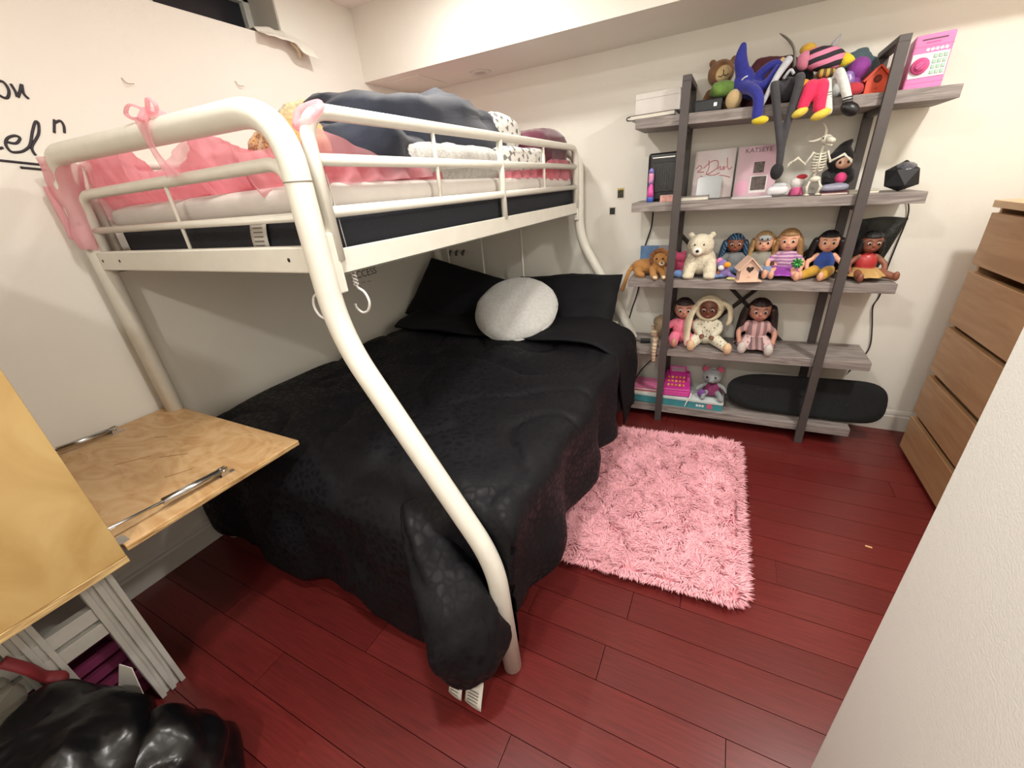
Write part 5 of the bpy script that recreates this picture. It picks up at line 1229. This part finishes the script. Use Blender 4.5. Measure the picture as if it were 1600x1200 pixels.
text_mesh('title_lettering', 'KATSEYE', 0.030, plast('title_ink', '#4d3542'), fr_m, t, 0.0004, local=True)
phm = M('album_photo', '#4a3b36', 0.35, 0.9, 80); php = plast('photo_border', '#ddd6d4')
ob('small_photo', MB().box((-0.012, -0.0016, 0.110), (0.034, -0.0006, 0.160)), phm, t, local=True, smooth=False)
ob('photo_border', MB().box((-0.020, -0.0014, 0.018), (0.055, -0.0006, 0.098)), php, t, local=True, smooth=False)
ob('large_photo', MB().box((-0.015, -0.0020, 0.030), (0.050, -0.0012, 0.093)), phm, t, local=True, smooth=False)
ob('pink_glow_print', MB().prism([(0.045 * math.cos(a * PI / 14) - 0.055, 0.035 + 0.05 * math.sin(a * PI / 14)) for a in range(28)], 0.0006, Matrix(((1, 0, 0, 0), (0, 0, -1, -0.0008), (0, 1, 0, 0), (0, 0, 0, 1)))) if False else MB().prism([(0.028 * math.cos(a * PI / 14) - 0.055, 0.045 + 0.035 * math.sin(a * PI / 14)) for a in range(28)], 0.0006, Matrix(((1, 0, 0, 0), (0, 0, -1, -0.0006), (0, 1, 0, 0), (0, 0, 0, 1)))), plast('print_pink', '#dc9fb9'), t, local=True, smooth=False)
t = thing('grey_card', 'plain grey acrylic card standing before the pale album case', 'card', on(3, -0.128, 2.55)); t.rotation_euler = (-0.25, 0, 0)
ob('panel', MB().prism([(-0.058, 0), (0.058, 0), (0.058, 0.100), (0.045, 0.108), (0.0, 0.112), (-0.045, 0.108), (-0.058, 0.100)], 0.004, Matrix.Rotation(PI / 2, 4, 'X')), plast('acrylic_grey', '#a0a2a3', rough=0.2), t, local=True, smooth=False, bevel=0.0008)
ob('foot_rest', MB().box((-0.058, -0.012, 0.0), (0.058, 0.0, 0.004)), plast('acrylic_grey', '#a0a2a3', rough=0.2), t, local=True, smooth=False)
t = thing('earbud_case', 'glossy white capsule-shaped case lying before the pink album', 'case', (0.175, 2.462, ztop(3, 0.175) + 0.0075), 0.05)
ob('shell', MB().ell((0, 0, 0.021), (0.045, 0.022, 0.021), 24, 14, None, 0.75), plast('gloss_white', '#d8d7dc', rough=0.15, coat=0.6), t, local=True)
ob('lid', MB().ell((0.006, 0.0, 0.041), (0.030, 0.016, 0.012), 20, 12, None, 0.7), plast('frost_white', '#c3c6cc', rough=0.2), t, local=True)
t = plush('small_white_plush', 'little white plush with a pink skirt and red cap beside the skeleton', 3, 0.255, 2.505)
b = MB(); b.ell((0, 0, 0.055), (0.030, 0.026, 0.026), 16, 12); b.ell((0, 0, 0.024), (0.022, 0.022, 0.024), 14, 10)
ob('body', b, fab('plush_white', '#d9d4d2'), t, remesh=0.0034, local=True)
ob('skirt', MB().lathe([(0.018, 0.042), (0.026, 0.026), (0.031, 0.006), (0.028, 0.002)], seg=18), fab('skirt_pink', '#c65a86'), t, local=True)
ob('cap', MB().ell((0.012, -0.006, 0.080), (0.022, 0.018, 0.011), 14, 9), fab('cap_red', '#c0343f'), t, local=True)
# cow skeleton figure
bone = plast('bone_white', '#d3cfc0', rough=0.5)
t = thing('skeleton_figure', 'white horned animal skeleton figure standing upright with arms out', 'figurine', on(3, 0.312, 2.452), 0.0)
b = MB(); softtube(b, [(-0.005, 0, 0.06), (-0.004, 0.006, 0.10), (0.0, 0.004, 0.15), (0.006, -0.002, 0.200)], [0.008, 0.007, 0.007, 0.006])
for k in range(7):
    z = 0.105 + 0.011 * k; r0 = 0.020 + 0.006 * math.sin(k / 6 * PI)
    b.tube([(r0 * math.cos(a), -0.006 + r0 * 0.85 * math.sin(a), z - 0.004 * math.sin(-a)) for a in [2 * PI * q / 14 for q in range(15)]], 0.0032, 6)
b.tube([(0, -0.028, 0.10), (0, -0.028, 0.172)], 0.004, 6)
b.ell((0, 0.0, 0.068), (0.024, 0.016, 0.014), 14, 8)
b.ell((0.010, -0.016, 0.222), (0.022, 0.022, 0.019), 16, 10); b.tube([(0.012, -0.025, 0.222), (0.034, -0.05, 0.212)], [0.015, 0.009], 10); b.tube([(0.012, -0.02, 0.206), (0.03, -0.042, 0.196)], [0.008, 0.005], 8)
softtube(b, [(0.004, -0.01, 0.238), (0.002, -0.008, 0.262), (-0.012, -0.004, 0.285)], [0.006, 0.005, 0.002])
softtube(b, [(-0.008, -0.012, 0.226), (-0.035, -0.01, 0.220), (-0.052, -0.008, 0.222)], [0.006, 0.0045, 0.002])
for sx, P in ((-1, [(-0.024, -0.004, 0.178), (-0.050, -0.01, 0.132), (-0.082, -0.016, 0.160), (-0.106, -0.02, 0.142)]), (1, [(0.026, -0.004, 0.178), (0.042, -0.012, 0.135), (0.085, -0.018, 0.158), (0.106, -0.022, 0.138)])):
    for p, q in zip(P, P[1:]):
        b.tube([p, tuple(Vector(p).lerp(Vector(q), 0.5)), q], [0.0055, 0.0036, 0.0055], 8); b.ell(q, 0.0058, 8, 6)
    for f_ in (-1, 0, 1): b.tube([P[-1], (P[-1][0] + sx * 0.012, P[-1][1] - 0.004, P[-1][2] - 0.010 + 0.006 * f_)], 0.0022, 5)
for sx in (-1, 1):
    P = [(sx * 0.016, 0, 0.064), (sx * 0.026, -0.018, 0.036), (sx * 0.020, -0.004, 0.008)]
    for p, q in zip(P, P[1:]): b.tube([p, tuple(Vector(p).lerp(Vector(q), 0.5)), q], [0.007, 0.0045, 0.007], 8); b.ell(q, 0.007, 8, 6)
    b.ell((sx * 0.022, -0.014, 0.005), (0.012, 0.020, 0.005), 12, 8)
ob('bones', b, bone, t, local=True)
for sx in (-1, 1): ob('eye_socket', MB().ell((0.010 + sx * 0.012, -0.032 - 0.002 * sx, 0.226), (0.005, 0.004, 0.005), 8, 6), eye_d, t, local=True)
# black hooded plush
bp_ = fab('black_plush', '#1f1e21')
t = plush('black_hooded_plush', 'black hooded plush with a pale face holding a pink ball', 3, 0.412, 2.575)
b = MB(); b.ell((0, 0, 0.055), (0.056, 0.042, 0.056), 18, 12); b.ell((-0.002, -0.012, 0.140), (0.052, 0.045, 0.048), 18, 12); softtube(b, [(0.0, 0.0, 0.16), (0.006, 0.008, 0.19), (0.024, 0.014, 0.212)], [0.040, 0.026, 0.010])
for sx in (-1, 1): softtube(b, [(sx * 0.045, -0.01, 0.085), (sx * 0.045, -0.05, 0.060), (sx * 0.02, -0.066, 0.055)], [0.018, 0.016, 0.013])
ob('body', b, bp_, t, remesh=0.004, local=True)
ob('face', MB().ell((0.006, -0.046, 0.128), (0.031, 0.016, 0.026), 18, 12), plast('plush_face', '#d7a98f', rough=0.7), t, local=True)
for sx in (-1, 1): ob('eye', MB().ell((0.006 + sx * 0.015, -0.0605, 0.130), (0.005, 0.003, 0.007), 8, 6), eye_d, t, local=True)
ob('ball', MB().ell((0.004, -0.072, 0.066), 0.023, 16, 12), fab('ball_pink', '#d9437f'), t, local=True)
# faceted speaker
import bmesh
bm = bmesh.new(); bmesh.ops.create_icosphere(bm, subdivisions=1, radius=0.068)
for v in bm.verts: v.co.z = max(v.co.z, -0.055); v.co = Matrix.Rotation(0.35, 3, 'Z') @ v.co
me_v = [tuple(v.co) for v in bm.verts]; me_f = [tuple(v.index for v in f.verts) for f in bm.faces]; bm.free()
t = thing('faceted_speaker', 'black faceted ball-shaped speaker with a shiny clear top', 'speaker', on(3, 0.636, 2.52))
ob('body', MB().add([(x * 1.02, yy, z * 1.0 + 0.055) for x, yy, z in me_v], me_f), plast('speaker_black', '#1a1b20', rough=0.55), t, local=True, smooth=False, bevel=0.0015)
ob('clear_cap', place(MB().ell((0, 0, 0), (0.034, 0.028, 0.007), 24, 14), Matrix.Translation((0.0, -0.026, 0.0985)) @ Matrix.Rotation(0.60, 4, 'X')), M('cap_gloss', '#55565e', 0.12, 0.5, 40, 0.5, 60, coat=1.0), t, local=True)
# cushion label etc: small rabbit toy on row 2, black adapter
t = plush('rabbit_comforter', 'small striped rabbit toy hanging over the shelf edge left of the post', 1, -0.325, 2.47)
b = MB(); softtube(b, [(0, 0, 0.045), (0.008, -0.04, 0.035), (0.008, -0.075, 0.0), (0.010, -0.078, -0.07)], [0.020, 0.018, 0.015, 0.012]); b.ell((-0.006, -0.01, 0.075), (0.022, 0.020, 0.022), 14, 10); softtube(b, [(-0.012, 0.0, 0.09), (-0.022, 0.004, 0.115), (-0.012, 0.004, 0.122)], [0.007, 0.007, 0.005])
ob('body', b, stripes('rabbit_stripe', '#cdb595', '#a08a78', 16, 'Z', warp=2), t, remesh=0.0035, local=True)
t = plush('beige_plush_toy', 'beige furry plush behind the small rabbit toy', 1, -0.315, 2.60)
ob('body', lump((0, 0, 0.075), (0.045, 0.04, 0.075), 0.9, 0.01, 20, 24, 14), fab('beige_fur', '#9c8469', bump=0.7), t, local=True)
ob('arm', MB().ell((0.04, -0.03, 0.05), (0.022, 0.022, 0.05), 12, 8), fab('pale_pink_cloth', '#c9a29c'), t, local=True)
t = thing('power_adapter', 'black power adapter lying on the shelf at the left end', 'adapter', on(1, -0.385, 2.50), 0.2)
ob('body', MB().box((-0.03, -0.02, 0), (0.03, 0.02, 0.022)), black_m, t, local=True, smooth=False, bevel=0.004)
ob('lead', MB().tube(smooth_path([(-0.03, 0, 0.01), (-0.06, 0.02, 0.006), (-0.08, 0.06, 0.006)]), 0.0025, 6), cab, t, local=True)

# ---- bottom shelf (row 1)
t = thing('teal_box', 'flat teal game box lying on the bottom shelf', 'box', on(0, -0.175, 2.53), 0.0)
ob('base', MB().box((-0.27, -0.095, 0), (0.27, 0.11, 0.052)), plast('teal_card', '#3f8a93', rough=0.5), t, local=True, smooth=False, bevel=0.0015)
ob('lid', MB().box((-0.273, -0.098, 0.046), (0.273, 0.113, 0.062)), plast('teal_lid', '#c9d3d2', rough=0.5), t, local=True, smooth=False, bevel=0.0015)
ob('pink_sticker', MB().box((0.185, -0.0965, 0.012), (0.215, -0.0945, 0.042)), plast('sticker_pink', '#c95a78'), t, local=True, smooth=False)
for k in range(3): ob('white_lettering', MB().box((0.125 + 0.016 * k, -0.0962, 0.018), (0.137 + 0.016 * k, -0.0945, 0.032)), wt, t, local=True, smooth=False)
zb = 0.0622
flatbook('red and pink picture book lying on the teal box', -0.345, 2.52, 0.19, 0.17, 0.022, 0.02, plast('cover_red', '#a8394c'), zb, 0)
flatbook('pink and white picture book on top of the red one', -0.350, 2.52, 0.185, 0.165, 0.016, -0.02, plast('cover_pink', '#cf6f9b'), zb + 0.0225, 0)
t = thing('toy_cash_register', 'magenta toy cash register standing on the teal box', 'toy register', (-0.178, 2.53, ztop(0, -0.178) + zb), 0.08)
mg = plast('register_magenta', '#b52f86'); mg2 = plast('register_pink', '#cf4a9a')
b = MB().add([(-0.085, -0.085, 0), (0.085, -0.085, 0), (0.085, 0.08, 0), (-0.085, 0.08, 0), (-0.08, -0.075, 0.045), (0.08, -0.075, 0.045), (0.07, 0.07, 0.115), (-0.07, 0.07, 0.115)], [(0, 3, 2, 1), (4, 5, 6, 7), (0, 1, 5, 4), (1, 2, 6, 5), (2, 3, 7, 6), (3, 0, 4, 7)])
ob('body', b, mg, t, local=True, smooth=False, bevel=0.006, seg=3)
ob('drawer', MB().box((-0.075, -0.089, 0.006), (0.075, -0.083, 0.036)), mg2, t, local=True, smooth=False, bevel=0.002)
ob('display', MB().box((-0.05, 0.045, 0.108), (0.05, 0.062, 0.150)), mg2, t, local=True, smooth=False, bevel=0.006)
ob('screen', MB().box((-0.038, 0.0435, 0.116), (0.038, 0.0455, 0.142)), plast('screen_grey', '#a58fa0'), t, local=True, smooth=False)
sl = math.atan2(0.07, 0.145)
for i in range(5):
    for j in range(3):
        u = 0.18 + 0.2 * j
        ob('key', MB().cbox((0, 0, 0), (0.013, 0.013, 0.007), Matrix.Translation((-0.05 + 0.022 * i, -0.075 + 0.145 * u, 0.049 + 0.07 * u)) @ Matrix.Rotation(sl, 4, 'X')), plast('key_orange', '#d98a3c') if (i + j) % 3 else plast('key_yellow', '#d8b84a'), t, local=True, smooth=False, bevel=0.0015)
ob('card_reader', MB().box((0.055, -0.02, 0.075), (0.075, 0.05, 0.105)), mg2, t, local=True, smooth=False, bevel=0.004)
tag(ob('charging_cable', MB().tube(smooth_path([(-0.085, 2.44, ztop(0, -0.08) + 0.10), (-0.09, 2.425, ztop(0, -0.08) + 0.075), (-0.105, 2.412, ztop(0, -0.08) + 0.045), (-0.112, 2.408, ztop(0, -0.1) + 0.02)]), 0.003, 6), white_pl), 'short white cable hanging over the front of the teal box', 'cable')
t = plush('grey_mouse_doll', 'grey plush mouse doll with pink-lined ears in a magenta dress', 0, 0.025, 2.53, z=ztop(0, 0.025) + zb)
gm = fab('mouse_grey', '#8e9294')
b = MB(); b.ell((0, 0, 0.045), (0.038, 0.034, 0.045), 16, 12); b.ell((-0.008, -0.012, 0.128), (0.055, 0.045, 0.043), 20, 14); b.tube([(-0.008, -0.04, 0.122), (-0.010, -0.075, 0.116)], [0.026, 0.010], 12); b.ell((-0.048, 0.004, 0.170), (0.026, 0.010, 0.028), 14, 9); b.ell((0.034, 0.004, 0.174), (0.026, 0.010, 0.028), 14, 9)
for sx in (-1, 1): softtube(b, [(sx * 0.03, -0.005, 0.075), (sx * 0.065, -0.025, 0.060), (sx * 0.082, -0.04, 0.045)], [0.014, 0.012, 0.010])
softtube(b, [(-0.02, -0.01, 0.03), (-0.04, -0.06, 0.025), (-0.045, -0.085, 0.01)], [0.018, 0.014, 0.012]); softtube(b, [(0.02, -0.01, 0.03), (0.045, -0.06, 0.025), (0.055, -0.085, 0.012)], [0.018, 0.015, 0.018])
ob('body', b, gm, t, remesh=0.004, local=True)
ob('inner_ear', MB().ell((0.034, -0.004, 0.174), (0.019, 0.008, 0.021), 14, 9), fab('ear_pink', '#b5536d'), t, local=True)
ob('inner_ear', MB().ell((-0.048, -0.004, 0.170), (0.019, 0.008, 0.021), 14, 9), fab('ear_pink', '#b5536d'), t, local=True)
ob('nose', MB().ell((-0.010, -0.088, 0.116), (0.006, 0.005, 0.005), 10, 7), eye_d, t, local=True)
ob('dress', MB().lathe([(0.024, 0.088), (0.040, 0.075), (0.046, 0.05), (0.060, 0.018), (0.052, 0.012)], seg=24, sy=0.85), fab('dress_magenta', '#7d2f5c'), t, local=True)
for sx in (-1, 1): ob('eye', MB().ell((-0.012 + sx * 0.022, -0.052, 0.136), (0.007, 0.004, 0.007), 10, 7), eye_d, t, local=True)
ob('purple_bag', MB().ell((-0.052, -0.055, 0.025), (0.026, 0.020, 0.026), 14, 10), fab('bag_purple', '#6d3f86'), t, local=True)
# skateboard deck on its side
grip = M('grip_tape', '#17191a', 0.9, 0.15, 200, 0.5, 500)
t = thing('skateboard', 'black grip-taped skateboard deck standing on its edge on the bottom shelf', 'skateboard', (0.475, 2.50, ztop(0, 0.475)))
W_, L_ = 0.225, 0.74
pts = []
for k in range(40):
    a = 2 * PI * k / 40; cx_, sx_ = math.cos(a), math.sin(a)
    pts.append((math.copysign(abs(cx_) ** 0.35, cx_) * L_ / 2 * (1 if True else 1), math.copysign(abs(sx_) ** 0.75, sx_) * W_ / 2 * (1 + 0.20 * math.copysign(abs(cx_) ** 1.0, cx_))))
lean = Matrix.Translation((0.0, 0.0, 0.125)) @ Matrix.Rotation(-0.02, 4, 'Y') @ Matrix.Rotation(PI / 2 - 0.25, 4, 'X')
dk = MB(); n = len(pts)
def bendz(x): return 0.05 * max(0, (abs(x) - 0.24) / 0.14) ** 2
for top, zz in ((True, 0.0), (False, -0.011)):
    pass
rings = []
for f_ in (1.0, 0.8, 0.55, 0.28, 0.02):
    rings.append([(x * (f_ if f_ < 1 else 1), yy * f_) for x, yy in pts])
vs = []; fs = []
for side in (0, 1):
    for rg in rings:
        for x, yy in rg: vs.append((x, yy, bendz(x) * 0.4 - (0.011 if side else 0)))
    o = side * len(rings) * n
    for i in range(len(rings) - 1):
        for k in range(n):
            q = (o + i * n + k, o + i * n + (k + 1) % n, o + (i + 1) * n + (k + 1) % n, o + (i + 1) * n + k)
            fs.append(q if side == 0 else q[::-1])
for k in range(n): fs.append((k, len(rings) * n + k, len(rings) * n + (k + 1) % n, (k + 1) % n))
dk.add([lean @ Vector(v) for v in vs], fs)
ob('deck', dk, grip, t, local=True)
for x in (-0.19, 0.19):
    for dx in (-0.02, 0.02):
        for dy in (-0.02, 0.02):
            ob('bolt', place(MB().lathe([(0.004, 0), (0.003, 0.0015)], seg=8), lean @ Matrix.Translation((x + dx, dy, 0.0005))), black_m, t, local=True)
    tr = ob('truck', place(MB().box((-0.025, -0.03, -0.035), (0.025, 0.03, -0.011)).tube([(0, -0.085, -0.035), (0, 0.085, -0.035)], 0.007, 10), lean @ Matrix.Translation((x, 0, 0))), chrome, t, local=True)
    for dy in (-0.075, 0.075):
        ob('wheel', place(MB().tube([(0, dy - 0.015, -0.035), (0, dy + 0.015, -0.035)], 0.025, 18), lean @ Matrix.Translation((x, 0, 0))), plast('wheel_urethane', '#bdb7a8'), tr, local=True)
